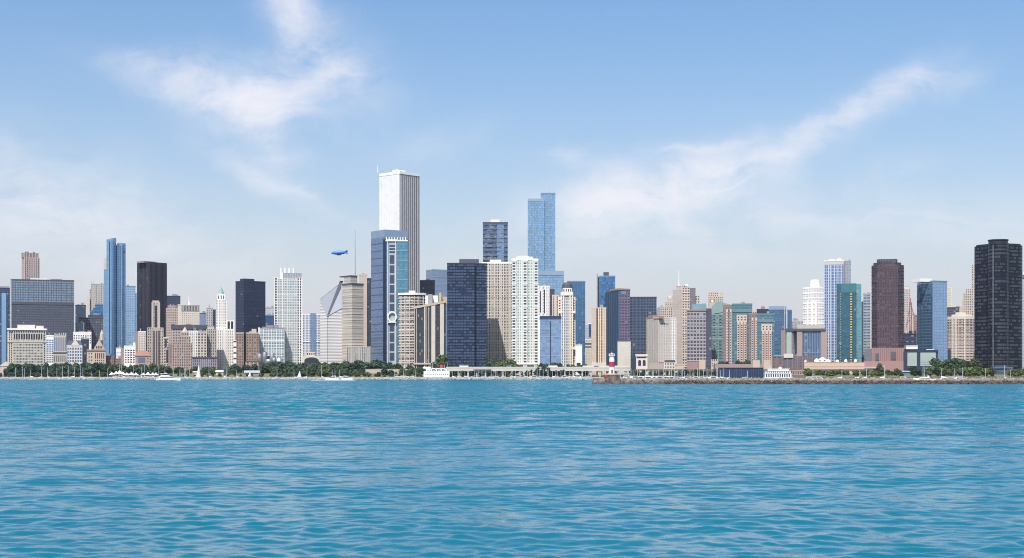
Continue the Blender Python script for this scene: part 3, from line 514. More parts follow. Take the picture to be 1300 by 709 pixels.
b.bx('crown_beam', WHITE, 489.5, 517.6, 304.8, 306.4, -.5, 10)
xx, zc = b.x(497.8), b.z(402.5); rg = []
for i in range(24):
    a = 2 * math.pi * i / 24; rg.append([(xx + (5.2 + dr) * math.cos(a), y, zc + (6.2 + dr) * math.sin(a)) for dr, y in ((-.7, -1.6), (.7, -1.6), (.7, -.2), (-.7, -.2))])
loft('ring', rg + [rg[0]], WHITE, b.o, caps=False); b.bx('ring_bar', WHITE, 492.5, 503, 408.6, 410, -1.4, 1)
b.wins(blupane, 1, 2, 450, 462, 503, 506, .5, .5)
b = T('round_tower', 'curved cream tower with ringed balconies in front of the teal tower', 506.5, 540, 1800, dp=34)
f = F('cream_ring', (.64, .57, .5), (.13, .12, .14), 3.3, 3.4, .72, .55, .15, .25, .5, .2)
pts = arc_front(0, b.W, 9, 34, 9, 10); prism('shaft', f, b.o, pts, 0, b.z(376))
def grow(p, d, c=None):
    cx = sum(q[0] for q in p) / len(p); cy = sum(q[1] for q in p) / len(p); return [(q[0] + d * (q[0] - cx) / (abs(q[0] - cx) + abs(q[1] - cy) + 1e-6) * 1.4, q[1] + d * (q[1] - cy) / (abs(q[0] - cx) + abs(q[1] - cy) + 1e-6) * 1.4) for q in p]
n = int(b.z(376) / 6.6)
for k in range(n): z = b.z(378) - k * 6.6; prism('balcony_ring', cream, b.o, grow(pts, .7), z - 1.0, z)
prism('crown', white, b.o, grow(pts, .9), b.z(374.5), b.z(371.8)); prism('crown_glass', pane, b.o, grow(pts, -.4), b.z(376), b.z(374.5)); b.bx('roof_unit', white, 519, 527, 368.6, 372, 12, 24)
for q in (508.5, 514, 519.6, 525.5, 531.5, 537.5): b.bx('pilaster', cream, q, q + .7, 376, None, 9 - 9 * math.sin(math.pi * (q - 506.5) / 33.5) - 1.2, 10)
b = T('striped_tower', 'black and cream vertically striped tower with a sloping top, beside the dark cluster tower', 525.5, 566, 1750, dp=34)
xs = lambda q: b.x(q); top = lambda q: b.z(391 - (q - 525.5) * .2)
prism('shaft', F('black_strip', (.05, .05, .07), (.045, .05, .07), 3.6, 1.8, .6, .8, .3), b.o, [(0, 0), (b.W, 0), (b.W, b.P), (0, b.P)], 0, 0, [top(525.5), top(566), top(566), top(525.5)])
for q, w in ((525.6, .8), (528.4, .6), (538.4, 1.7), (541.6, .5), (544, .7), (547.6, 5), (558.6, 5)): b.bx('white_pier', cream, q, q + w, 391.5 - (q - 525.5) * .2, None, -.8, 1)
me = mesh_from('sloping_cornice', [], []); 
loft('sloping_cornice', [[(-.8, -1.2, top(525.5) - 1.5), (-.8, 8, top(525.5) - 1.5), (-.8, 8, top(525.5) + 1.2), (-.8, -1.2, top(525.5) + 1.2)], [(b.W + .5, -1.2, top(566) - 1.5), (b.W + .5, 8, top(566) - 1.5), (b.W + .5, 8, top(566) + 1.2), (b.W + .5, -1.2, top(566) + 1.2)]], tan, b.o)
b.lasto = None; b.last = (0, b.W, 0, b.P, 0, top(550)); b.pent(white, 540, 556, 374.6, .4, .9); b.pent(grey, 543, 549, 373.4, .2, .5, 'roof_unit'); b.bx('yellow_hoist', yell, 557.4, 560.2, 371, 383, 12, 14); b.pent(tan, 561, 568.5, 376, .5, .9, 'roof_unit'); b.bx('plinth', conc, 525, 549, 461, 463, -2, 1)
# ---- dark three lobed cluster tower
def lobes(R0, amp, th0, n=48, k=3, p=1.0): return [((R0 * (1 - amp + amp * math.cos(k * (a - th0)))) * math.cos(a), (R0 * (1 - amp + amp * math.cos(k * (a - th0)))) * math.sin(a)) for a in (2 * math.pi * i / n for i in range(n))]
b = T('dark_cluster_tower', 'blue black tower of stepped dark wings with a low roof box', 567.6, 618, 1700, dp=46)
f = F('clusterdark', (.012, .017, .036), (.017, .03, .065), 3.2, 2.6, .85, .6, .12, .25, 1.2, .62, streak=1, bcol=(.085, .125, .22), spec=.25); b.mass(f, 335, 567.6, 602.5, 0, .8); b.bands(M('cluster_band', (.02, .03, .058), .5), 8.7, .5, .25, side=False); b.roof(black, 1, units=0); b.mass(f, 335, 602, 618, .12, 1, name='east_wing'); b.bands(M('cluster_band', (.02, .03, .058), .5), 8.7, .5, .25, side=False); b.roof(black, 1, units=0); b.bx('penthouse', M('roofbox', (.09, .09, .12)), 583, 608, 328.4, 335, 8, 26); b.mast(604, 322, 329, .6, .4)
b.bx('wing_groove', black, 601.6, 603.2, 336, None, 2, 8)
b = T('hotel_slab', 'beige gridded slab with square windows, partly shaded by the dark cluster tower', 612, 650.6, 1790, dp=30)
f = F('beige_squares', (.6, .55, .47), (.1, .1, .12), 3.3, 3.0, .52, .56, .1, .3, .4, .12); b.mass(f, 334.6, name='shaft'); b.piers(cream, 15, .9, .6); b.bands(cream, 13.2, .7, .45, side=False); b.roof(white, 1.6, units=0); b.bx('roof_unit', white, 622, 636, 329.6, 334.5, 6, 18); b.bx('roof_unit', white, 638, 646, 332, 334.5, 8, 16)
b = T('white_bay_tower', 'tall cream white tower with stacked balcony bays and greenish glass', 649.6, 683.2, 1720, dp=34)
f = F('greenbay', (.72, .72, .66), (.26, .36, .34), 3.2, 2.6, .6, .66, .2, .2, .5, .15); b.mass(f, 330); b.roof(white, 1.2, units=0); b.bx('crown', white, 655, 676, 326, 331, 4, 22); b.bx('upper_crown', white, 658, 671, 324.5, 327, 8, 18)
fb = F('bay_stack', (.76, .75, .7), (.09, .1, .12), 3.2, 4.2, .6, .55, .15, .25, .4, .1)
for q in (649.8, 664, 678): b.mass(fb, 331, q, q + 5.2, -.07, .2, name='balcony_bay'); b.bands(white, 12.8, .7, .3, side=True)
for q in (655.4, 661.8, 669.6, 676.6): b.bx('white_pier', white, q, q + .7, 330, None, -.7, 1)
b.bx('portal', white, 655, 682, 461.5, 463, -3, 2)
b = T('rippled_tower', 'dark blue tower with rippled balcony edges and a white roof box, behind the beige slab', 613, 644.6, 2300, dp=36)
f = F('rippled', (.12, .16, .24), (.06, .09, .17), 3.5, 3, .85, .55, .35, .2, .7, .3, streak=1, bcol=(.3, .36, .44)); b.mass(f, 283.5)
for k in range(21):
    z = b.z(285) - k * 7.0; pr = [(b.W * i / 12, -.5 - .7 * (1 + math.sin(i * 1.3 + k * .8))) for i in range(13)] + [(b.W, 3), (0, 3)]; prism('balcony_edge', M('balcony_slab', (.13, .17, .25), .5), b.o, pr, z - .7, z)
b.roof(navy, 1.5, units=0); b.pent(white, 623, 634, 278.6, .2, .7); b.pent(navy, 617, 642, 282, .1, .9, 'plant_floor')
b.mass(F('rippled_pale', (.18, .26, .38), (.16, .26, .42), 3.5, 3, .85, .6, .6), 286, 631, 640, -.03, .05, name='glass_bay')  # paler, bluer facade on a strip of the front
b = T('blue_skyscraper', 'tall stepped silvery blue glass tower with a thin needle, right of centre', 669.6, 716, 2500, dp=50)
f = F('silverblue', (.24, .38, .54), (.26, .43, .62), 4.0, 2.4, .88, .72, .72, .12, .35, .06, tilt=.06, wmetal=.5, wrough=.3)
b.mass(f, 253.5, 670, 691, 0, .8); b.bx('crown_band', M('steel_crown', (.34, .44, .56), .35, .5), 670, 689.6, 252.4, 256, -.6, 8); b.mass(f, 245.5, 686.5, 705, .12, .95, name='upper_shaft'); b.bx('crown_band', bluem, 686.4, 705.2, 244.6, 246.4, 5.5, 12); b.mass(f, 345.5, 676, 715.8, -.1, .9, name='lower_shaft'); b.bx('setback_band', M('steel_crown', (.34, .44, .56), .35, .5), 683, 716, 344.6, 350, -5.8, 8); b.mast(697.5, 222, 245, 1.7, .5, M('mast_pale', (.55, .58, .62)))
for q in (674, 678.4, 682.6, 690.6, 694.6, 699.4): b.bx('mullion', bluem, q, q + .25, 258, 344, -.35 if q < 687 else 5.4, 6.5)
b.bands(M('silver_band', (.36, .5, .64), .3, .5), 26, .8, .3, top=352, side=False)
b = T('white_finned_tower', 'slim white tower with two dark vertical slots, under the tall blue tower', 682.8, 697.6, 1900); b.mass(F('white_fin', (.76, .75, .74), (.3, .3, .33), 3.6, 2.6, .3, .5, .1), 364); b.bx('window_slot', pane, 685.6, 687, 370, 397, -.2, .3); b.bx('window_slot', pane, 690.6, 693, 368, 398, -.2, .3); b.piers(white, 4, 1.2, .5); b.roof(white, 1, units=1)
b = T('dark_tower', 'narrow dark grey tower wedged between the white finned tower and the pink crowned one', 696, 704, 2050); b.mass(F('greynight', (.06, .065, .09), (.06, .07, .1), 3.6, 2.6, .7, .6), 368); b.roof(slate)
b = T('beige_side_tower', 'narrow beige stone tower left of the pink crowned tower', 701, 709.5, 1960); b.mass(F('sandstripe', (.58, .52, .45), (.2, .18, .17), 3.6, 2.4, .4, .9, .1), 375.5); b.piers(cream, 3, 1.2, .5); b.roof(cream, 1)
b = T('pink_crowned_tower', 'ivory tower with rounded corners, blue centre strip and a dark domed cap', 708.6, 730.5, 1800, dp=28)
iv = M('ivory', (.72, .65, .56)); b.mass(F('ivoryglass', (.66, .6, .52), (.2, .28, .4), 3.3, 2.4, .6, .6, .35), 374, 712.4, 727, 0, 1); b.mass(iv, 377, 708.6, 712.6, .15, .85, name='side_wing'); b.wins(pane, 1, 24, 380, 460, None, None, .5, .5)
b.mass(iv, 377, 726.8, 730.5, .15, .85, name='side_wing'); b.wins(pane, 1, 24, 380, 460, None, None, .5, .5)
for q in (711.8, 714.6, 723, 726): b.bx('ivory_pier', iv, q, q + 1.6, 371, None, -1.4, 2)
b.bx('crown_arch', iv, 712, 727.4, 371, 375.5, -1.6, 14); b.lasto = None; b.last = (0, b.W, 0, b.P, 0, b.z(371)); b.mass(iv, 366, 714.5, 726, .1, .8, 372, 'upper_stage'); b.wins(pane, 4, 1, 367, 370.5, None, None, .5, 1)
xx = b.x(720); loft('domed_cap', [circ(7, b.z(366), 12, xx, 11), circ(6.2, b.z(362), 12, xx, 11), circ(6.4, b.z(361.8), 12, xx, 11), circ(4.2, b.z(358.5), 12, xx, 11)], slate, b.o)
for t in (395, 441): b.bx('belt_window', iv, 708.8, 714, t, t + 3, -1.6, 2); b.bx('belt_window', iv, 725.5, 730.6, t, t + 3, -1.6, 2)
b = T('blue_midrise', 'mid rise periwinkle glass block with a dark top edge, before the white finned tower', 685, 712.6, 1700, dp=26)
f = F('periwinkle', (.19, .28, .43), (.22, .33, .5), 3.5, 2.6, .86, .7, .55, .15, .4, .08); b.mass(f, 403.5); b.bands(M('peri_band', (.28, .38, .54), .4), 10.5, .5, .2, side=False); b.bx('top_edge', navy, 685, 712.8, 401.5, 405, -.8, 6); b.bx('centre_slot', navy, 698.2, 699.4, 408, None, -.5, .5); b.bx('white_edge', WHITE, 683.4, 685.6, 402.5, None, 0, 10)
b.bx('roof_sign_box', white, 683.2, 686.5, 400.5, 405, -.5, 3); b.wins(navy, 1, 5, 406, 425, 686, 697, .9, .12)
b = T('navy_glass_slab', 'flat topped deep blue glass slab right of the ivory tower', 720, 743, 2020); f = F('deepslab', (.05, .13, .24), (.06, .16, .3), 3.7, 2.4, .85, .7, .5, .16, .4, .05); b.mass(f, 358); b.piers(M('slab_mullion', (.14, .25, .4), .4, .4), 8, .4, .3); b.roof(bluem, 1.2, units=0)
b = T('white_utility_block', 'small windowless white box at the foot of the deep blue slab', 730.6, 739, 1740); b.mass(white, 438.4, name='wall'); b.roof(white, .6, units=1); b.bx('doorway', pane, 732, 737, 461, 465, -.3, .2)
b = T('stone_midrise', 'small cream block with two dark belts, left of the striped beige tower', 742.8, 752.6, 1880); b.mass(F('creamfine', (.58, .53, .46), (.4, .36, .31), 3.5, 2.4, .4, .5, .1), 432); b.bx('window_belt', pane, 742.8, 752.6, 436, 437.6, -.2, .3); b.bx('window_belt', pane, 742.8, 752.6, 440, 441.4, -.2, .3); b.roof(white, .8)
b = T('grey_blue_midrise', 'narrow grey block with a blue stripe above the small cream block', 743, 751.5, 2300); b.mass(F('palegrey', (.45, .48, .54), (.35, .38, .45)), 413, 743, 747.5); b.mass(F('deepblue', (.03, .07, .15), (.03, .09, .2)), 411.5, 747.4, 750.6, -.1, .9, name='blue_strip'); b.roof(white, .8, units=0)
# ---- x 750 - 910
b = T('striped_beige_tower', 'beige tower with vertical brown strips and a single black slot', 751, 769.6, 1760)
b.mass(F('tanstrip', (.5, .38, .3), (.16, .11, .1), 3.3, 2.8, .5, .8, .1, .3, .4, .05), 391.6); b.piers(tan, 5, 1.5, .7, l=751, r=757); b.piers(M('sand', (.68, .55, .4)), 4, 1.6, .7, l=759, r=769); b.bx('black_slot', black, 757.6, 759, 392, None, -.3, .5); b.roof(tan, 1, units=1); b.bx('plinth', cream, 751, 769.6, 460.6, 465, -2, 1); b.wins(pane, 5, 1, 461.5, 464.6, None, None, .5, .8)
b = T('mast_tower', 'glossy deep blue tower with a black mast fin on its left edge', 758, 781, 2100)
f = F('glossblue', (.05, .13, .26), (.07, .2, .4), 3.7, 3, .9, .72, .6, .1, .7, .05, tilt=.08); b.mass(f, 351.5, 760.4, 781); b.roof(bluem, 1.4, units=0); b.pent(slate, 766, 773, 345.5, .2, .6, 'roof_sign_frame'); b.bx('mast_fin', M('tan_fin', (.3, .24, .2)), 757.6, 759, 348, None, 0, 4); b.bx('black_edge', black, 759, 760.6, 352, None, 1, 8); b.bands(bluem, 22, .5, .2, l=760.4, r=781, side=False)
b = T('purple_glass_tower', 'tower with a purple glass front and folded navy flank, behind the plain concrete slab', 769, 800, 1900, c=786, phi=32)
f = F('purplegrid', (.22, .18, .26), (.16, .13, .22), 3.5, 3.2, .7, .6, .4, .2, .5, .06); b.mass(f, 368); b.bands(M('purple_band', (.29, .24, .33), .5), 10.5, .5, .25, side=False); b.bx('roof_edge', pinkst, 785, 800, 366.4, 368.6, -.6, 20)
box('folded_flank', F('navyflank', (.03, .06, .12), (.05, .13, .25), 3.5, 3, .85, .6, .5), b.o, -.6, .2, 1, b.P - 1, 0, b.z(370)); b.piers(M('flank_fin', (.1, .2, .34), .35, .5), 7, .8, 1.4, 'l', top=371); b.bx('top_panel', M('pale_blue_glass', (.3, .5, .72)), 788.5, 794.5, 369.8, 374, -.4, .3)
b.mass(F('navyflank', (.03, .06, .12), (.05, .13, .25)), 398, 797, 801, .05, .7, name='side_wing')
b = T('concrete_slab', 'plain windowless pale concrete slab standing by the elevated road', 784, 800.6, 1690, dp=16); b.mass(M('pale_concrete', (.56, .52, .46)), 433.5, name='wall'); b.bx('dark_top', slate, 784, 800.6, 432.2, 433.6, -.3, 10); b.piers(M('pale_concrete2', (.6, .56, .5)), 7, .35, .25, name='panel_joint')
b = T('navy_grid_tower', 'broad navy tower with a pale square grid, behind the white arched house', 799.6, 833.6, 2000)
f = F('navygrid', (.08, .11, .18), (.03, .045, .09), 3.7, 3.2, .8, .7, .3, .2, .5, .03); b.mass(f, 378); b.piers(M('grid_line', (.1, .13, .2), .5), 9, .5, .35); b.bands(M('grid_line', (.1, .13, .2), .5), 7.4, .5, .2, side=False); b.roof(navy, 1, units=0)
b = T('arched_house', 'low white stone house with two tall dark arches by the elevated road', 800.5, 822.6, 1650, dp=20)
pk = M('pale_pink_stone', (.66, .58, .53)); b.mass(pk, 452.5, 807.5, 822, name='wall'); b.bx('cornice', pk, 806.8, 822.6, 450, 452.8, -.8, 14); b.bx('attic_window_band', pane, 808.4, 820.6, 453.2, 455, -.15, .3)
for q in (810.2, 816):
    xc, w2 = b.x(q + 1.8), 1.6; b.bx('arch_window', pane, q, q + 3.6, 459, 464.6, -.2, .3)
    me = mesh_from('arch_head', [(xc + w2 * math.cos(math.pi * i / 8), y, b.z(459) + w2 * math.sin(math.pi * i / 8)) for y in (-.2, .3) for i in range(9)], [tuple(range(9)), tuple(range(17, 8, -1))] + [(i, i + 9, i + 10, i + 1) for i in range(8)]); link('arch_head', me, pane, b.o)
b.mass(navy, 454, 800.5, 807.6, .1, .9, name='dark_wing')
b = T('cream_hotel', 'wide cream hotel of three facets with brown roof edges', 821, 857.6, 1750, c=836, phi=24)
f = F('creamgrey', (.56, .53, .48), (.4, .39, .38), 3.3, 2.6, .45, .5, .1, .3, .4, .2); b.mass(f, 403.6); b.piers(cream, 6, .8, .4, l=836, r=851); b.piers(M('greige_pier', (.5, .46, .42)), 8, .7, .35, 'l'); b.roof(cream, 1, units=0)
b.mass(F('creamlight', (.66, .63, .58), (.36, .4, .4), 3.3, 2.4, .5, .5), 404.4, 850.6, 857.6, -.06, .3, name='east_bay'); b.piers(white, 4, .7, .3)
for l, r, t in ((822, 829, 399.6), (830, 838, 401.6), (838.5, 849, 408), (852, 857, 402.6)):
    z0, z1 = b.z(t + 3.2), b.z(t); x0, x1 = b.x(l), b.x(r); y0 = 6 if l < 836 else -.6
    if l < 836: ya, yb = b.y(r), b.y(l); loft('brown_roof', [[(-.6, ya, z0), (6, ya, z0), (6, yb, z0), (-.6, yb, z0)], [(1, ya + 1, z1), (4, ya + 1, z1), (4, yb - 1, z1), (1, yb - 1, z1)]], M('brown_tile', (.25, .14, .1)), b.o); continue
    loft('brown_roof', [[(x0, y0, z0), (x1, y0, z0), (x1, y0 + 8, z0), (x0, y0 + 8, z0)], [(x0 + 1, y0 + 2, z1), (x1 - 1, y0 + 2, z1), (x1 - 1, y0 + 6, z1), (x0 + 1, y0 + 6, z1)]], M('brown_tile', (.25, .14, .1)), b.o)
b.bx('belt', brick, 836, 857, 460, 461.6, -.9, .3); b.bx('podium', M('podium_stone', (.46, .4, .36)), 822, 846, 461.5, None, -3, 1)
b = T('villa', 'ornate low cream house with dark roof and rows of arched windows beside the wide hotel', 843, 868, 1640, dp=18); b.mass(cream, 459.4, 843, 856.6, name='wall'); b.wins(pane, 6, 2, 460.4, 468.6, 844, 856, .45, .6); b.bx('roof', slate, 843.6, 856.8, 457.4, 459.6, -.6, 12); b.mass(tan, 463.5, 856.4, 868, .1, 1, name='side_wing'); b.roof(tan, .5, units=1)
b = T('domed_beige_tower', 'ornate beige tower with a rounded turreted top behind the cream hotel', 837, 856.5, 2200)
f = F('ornate', (.56, .48, .42), (.18, .16, .17), 3.5, 2.8, .42, .55, .1); b.mass(f, 390, 838, 856.5); b.mass(f, 384, 844, 856, .1, .9, 390, 'upper_stage'); b.piers(beige, 4, 1.4, .6); b.mass(beige, 379, 847, 854.6, .2, .8, 384, 'turret'); z = b.z(379); xx = b.x(850.8); loft('dome', [circ(5, z, 12, xx, 15), circ(4, z + 3, 12, xx, 15), circ(1.4, z + 5, 12, xx, 15)], beige, b.o)
b.mass(grey, 391, 837, 843, .1, .7, name='side_wing'); b.roof(grey, 1)
b = T('grey_rear_block', 'little grey block peeking over the left shoulder of the domed beige tower', 833, 841, 2500); b.mass(F('greymid', (.36, .37, .4), (.2, .22, .26)), 394); b.roof(grey)
b = T('pinnacled_tower', 'tall plain beige stone tower with a white needle mast and balconied corner', 854, 888.6, 2050)
f = F('greystone', (.45, .4, .37), (.42, .375, .345), 3.6, 2.4, .4, .5, .05); b.mass(f, 368, 854, 866.4, .02, .9); b.mass(f, 363.4, 858.6, 864.4, .2, .7, 368, 'turret'); b.mast(861.8, 343, 364, 1.6, .4); b.roof(beige, .6, units=0)
b.mass(F('balconies', (.6, .52, .45), (.14, .12, .13), 3.5, 3.4, .45, .5, .1), 365, 866, 875.6, -.05, .9, name='balcony_shaft'); b.bands(M('balcony_stone', (.62, .54, .47)), 11, .7, .6, top=372, side=False); b.mass(beige, 362.4, 866, 872, .1, .7, 365, 'crown'); b.wins(pane, 3, 1, 363.2, 364.8, None, None, .5, .8)
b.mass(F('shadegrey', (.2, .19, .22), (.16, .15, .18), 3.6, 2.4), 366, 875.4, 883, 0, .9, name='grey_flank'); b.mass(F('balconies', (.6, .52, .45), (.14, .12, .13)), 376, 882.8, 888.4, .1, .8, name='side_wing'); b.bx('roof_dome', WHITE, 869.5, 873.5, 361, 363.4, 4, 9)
b = T('grey_grid_tower', 'grey tower with rows of pale framed windows under a green copper roof', 872, 903.4, 1800, c=None, dp=32)
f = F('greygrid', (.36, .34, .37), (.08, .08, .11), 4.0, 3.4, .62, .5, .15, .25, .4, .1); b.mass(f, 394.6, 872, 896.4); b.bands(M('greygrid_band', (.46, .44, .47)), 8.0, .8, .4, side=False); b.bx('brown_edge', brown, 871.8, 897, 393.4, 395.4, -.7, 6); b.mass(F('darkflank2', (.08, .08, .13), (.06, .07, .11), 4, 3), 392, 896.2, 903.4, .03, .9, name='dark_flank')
cg = M('blue_copper', (.13, .25, .3), .5); x0, x1 = b.x(878), b.x(897.6); loft('copper_roof', [[(x0, 3, b.z(394.6)), (x1, 3, b.z(394.6)), (x1, 26, b.z(394.6)), (x0, 26, b.z(394.6))], [(x0 + .6, 4, b.z(386.6)), (x1 - 1, 4, b.z(385.4)), (x1 - 1, 24, b.z(385.4)), (x0 + .6, 24, b.z(386.6))]], cg, b.o)
b.bx('podium', M('podium_mauve', (.34, .22, .24)), 872, 887, 460, None, -2, 1); b.bx('tan_gate_pier', tan, 887.4, 895.6, 457, None, -3, 4)
b = T('gate_tower', 'squat tan stone gate tower with crenellated top by the teal gabled tower', 902.8, 911.6, 1640, dp=10); b.mass(tan, 459, name='wall')
for k in range(4): b.bx('merlon', tan, 903 + k * 2.3, 904.4 + k * 2.3, 456.4, 459.2, 0, 3)
b.wins(pane, 3, 2, 460.5, 466, None, None, .35, .5)
b = T('gold_domed_tower', 'hazy ornate stone tower with a gleaming gold dome, behind the teal gable', 898, 919, 2500); f = F('ornate', (.56, .48, .42), (.18, .16, .17)); b.mass(f, 376.5, 899, 918); b.mass(f, 371, 899, 912, .1, .8, 376.5, 'upper_stage'); b.mass(beige, 371.6, 914.6, 918, .1, .5, 377, 'turret'); z = b.z(385); xx = b.x(904.5)
loft('gold_dome', [circ(4.6 * math.cos(t), z + 6.5 * math.sin(t), 14, xx, -2) for t in (0, .35, .7, 1.05, 1.4)], M('gold', (.95, .7, .3), .25, 1), b.o); b.bx('dome_base', beige, 900.5, 908.5, 384.6, None, -7, 1)
# ---- x 900 - 1300
b = T('teal_gabled_tower', 'pale teal glass tower ending in a sloped copper gable', 902.6, 918.6, 1860, dp=26)
f = F('paleteal', (.2, .29, .3), (.11, .21, .25), 3.5, 2.6, .7, .6, .4, .2, .4, .08); b.mass(f, 399); b.bands(M('teal_pale_band', (.31, .42, .42)), 14, .8, .3, side=False); b.wins(pane, 2, 14, 399.5, 457, None, None, .35, .3)
x0, x1 = b.x(902.6), b.x(931)
loft('gable_roof', [[(x0, .4, b.z(399)), (x1, .4, b.z(395)), (x1, .4, b.z(388)), (b.x(914), .4, b.z(383.5)), (b.x(910), .4, b.z(383)), (x0 + 1, .4, b.z(389))], [(x0, 24, b.z(399)), (x1, 24, b.z(395)), (x1, 24, b.z(388)), (b.x(914), 24, b.z(383.5)), (b.x(910), 24, b.z(383)), (x0 + 1, 24, b.z(389))]], M('light_copper', (.22, .34, .32), .6), b.o)
rb, gb, wbm = F('brownbay', (.27, .19, .19), (.1, .08, .1), 3.4, 2.6, .4, .5), F('greenbay2', (.1, .2, .23), (.07, .16, .2), 3.4, 2.6, .8, .6, .4), M('cream_bay_panel', (.54, .46, .41))
def bay_tower(label, l, m0, r, tl, tg, bl, br, tb, D):
    b = T('bay_window_tower', label, l, r, D, dp=28)
    b.mass(rb, tl, l, m0 + .2, .04, 1, name='brown_shaft'); b.roof(mauve, 1, units=0)
    x = (l + m0) / 2
    for q in (x - 1.6, x + 3): b.lasto = b.bx('pale_bay', wbm, q, q + 2.4, tl + 5, None, -.6, 2); b.last = (b.x(q), b.x(q + 2.4), -.6, 2, 0, b.z(tl + 5)); b.wins(pane, 1, 20, tl + 8, 464, None, None, .5, .5)
    b.mass(gb, tg, m0, r, 0, 1, name='green_shaft'); b.bands(M('green_band', (.15, .25, .28), .4), 10.2, .6, .25, l=m0, r=r, side=False); b.roof(M('green_roof', (.1, .2, .22)), 1.6, units=1)
    b.bx('glass_crown', M('crown_teal', (.15, .28, .3), .3, .3), m0 + .6, r - .6, tg + 5.6, tg + 9.5, -.8, 2)
    b.bx('red_bay', M('bay_red', (.4, .2, .17)), bl, br, tb + 9, None, -1.6, 2); capo = b.bx('bay_cap', wbm, bl - .4, br + .4, tb, tb + 9, -1.8, 2)
    w = (br - bl) / 5
    for k in range(3): q = bl + w * (.15 + 1.75 * k); b.lasto = b.bx('pale_bay', wbm, q, q + w * 1.2, tb + 9, None, -2.4, 1); b.last = (b.x(q), b.x(q + w * 1.2), -2.4, 1, 0, b.z(tb + 9)); b.wins(pane, 1, 18, tb + 12, 464, None, None, .6, .5)
    b.lasto = capo; b.last = (b.x(bl), b.x(br), -1.8, 2, 0, b.z(tb)); b.wins(pane, 3, 2, tb + 1.5, tb + 8, None, None, .4, .5)
    return b
bay_tower('taller tower of red and cream bays on green glass, nearer the teal gable', 917.6, 929.4, 955, 388, 387.4, 935.6, 948, 400, 1780)
bay_tower('shorter tower of red and cream bays on green glass, nearer the blue glass block', 950.6, 961, 983, 398.6, 400, 967, 980, 412, 1765)
b = T('beige_turret_block', 'tiny beige turreted block peeping between the two red bay towers', 952, 961, 2400); b.mass(F('ornate', (.56, .48, .42), (.18, .16, .17)), 396); b.mass(beige, 393, 954, 958, .2, .7, 396, 'turret')
b = T('blue_glass_block', 'broad blue glass block with a pale slanted edge behind the shorter red bay tower', 960.6, 1005.4, 2000, dp=40)
f = F('bluewide', (.07, .13, .24), (.08, .16, .3), 3.7, 2.6, .85, .6, .5, .18, .4, .05); b.mass(navy, 392.4, 960.6, 976, .05, .9, name='west_shaft'); b.wins(pane, 1, 4, 394, 410, None, None, .8, .3); b.mass(f, 390, 975.8, 998); b.bx('crown_band', M('steel_crown', (.34, .44, .56), .35, .5), 975.8, 998.2, 389, 393.6, -.5, 6); b.bands(M('bw_band', (.12, .2, .34), .4), 9, .5, .2, l=975.8, r=998, side=False)
for q in (995.6, 998.8): b.bx('steel_fin', M('steel_fin', (.5, .58, .68), .35, .5), q, q + .8, 389, None, -1, 3)
b.mass(f, 394.5, 1000, 1005.4, .1, .9, name='east_shaft'); b.roof(bluem, 1, units=0); b.pent(mauve, 966, 971, 389, .2, .5, 'roof_unit')
b = T('mauve_office_block', 'mid rise mauve block with a pale green column at its corner', 991.6, 1011.6, 1760, dp=24)
f = F('mauveglass', (.2, .19, .25), (.09, .12, .2), 3.6, 2.6, .6, .6, .3); b.mass(f, 419.5); b.bx('green_column', M('verdigris', (.34, .46, .42)), 998.6, 1005, 421, None, -1.4, 3); b.bx('column_head', slate, 997.4, 1007, 417.4, 421.4, -2, 4); b.piers(mauve, 5, 1, .5); b.roof(slate, 1, units=0); b.piers(mauve, 2, 2.2, .6, l=993, r=997)
b = T('brown_framed_block', 'wide mid rise block of dark blue windows framed by brown end walls', 1008, 1050, 1740, dp=26)
b.mass(F('blue_ribs', (.09, .13, .22), (.07, .13, .24), 3.6, 2.4, .7, .9, .4), 420.4, 1012, 1047); b.piers(M('rib_blue', (.24, .3, .4), .5), 12, .4, .5, l=1019, r=1042)
for l, r in ((1012, 1018.4), (1042.4, 1050)): b.bx('end_wall', M('brown_wall', (.36, .27, .25)), l, r, 421, None, -1.2, 10)
b.bx('flat_roof', slate, 1007, 1048, 417.6, 420.6, -2, 20); b.bx('belt', M('rib_blue', (.24, .3, .4), .5), 1019, 1042, 448, 449, -.8, .3)
b = T('arcade_building', 'low dark brick arcade with a small cream roof pavilion, beside the white ferry', 980, 1032, 1660, dp=24)
b.mass(F('brickarcade', (.2, .13, .13), (.1, .12, .14), 3.5, 3.2, .6, .6), 452.6, name='wall'); b.piers(M('dark_brick', (.22, .14, .13)), 9, 1.4, .6); b.bx('cornice', copper, 982, 1006, 451.4, 452.8, -1, 6); b.bx('roof_pavilion', cream, 995, 1007, 449.4, 454.6, -1.4, 8); b.wins(blupane, 2, 2, 457, 465, 995, 1007, .6, .6); b.wins(blupane, 4, 2, 454.5, 465, 1010, 1030, .5, .6)
b = T('white_round_tower', 'white tower of stacked curved balconies with a plain white drum on top', 1019.6, 1046.6, 2050, dp=34)
f = F('whitebalc', (.8, .79, .77), (.48, .48, .52), 3.4, 3, .55, .5, .1); pts = arc_front(0, b.W, 6, 34, 6, 8); prism('shaft', f, b.o, pts, 0, b.z(364.5)); xx = b.x(1034.6); loft('drum', [circ(7.2, b.z(365), 16, xx, 14), circ(7.2, b.z(355), 16, xx, 14)], WHITE, b.o)
for q in (1024.4, 1029.4, 1034.4): b.bx('white_pier', WHITE, q, q + 2.6, 383, None, 6 - 6 * math.sin(math.pi * (q - 1019.6) / 27) - .8, 8)
for k in range(18): z = b.z(366) - k * 7; prism('balcony_ring', white, b.o, grow(pts, .5), z - 1, z)
b.bx('podium', conc, 1012, 1048, 412.4, 418, -3, 20)
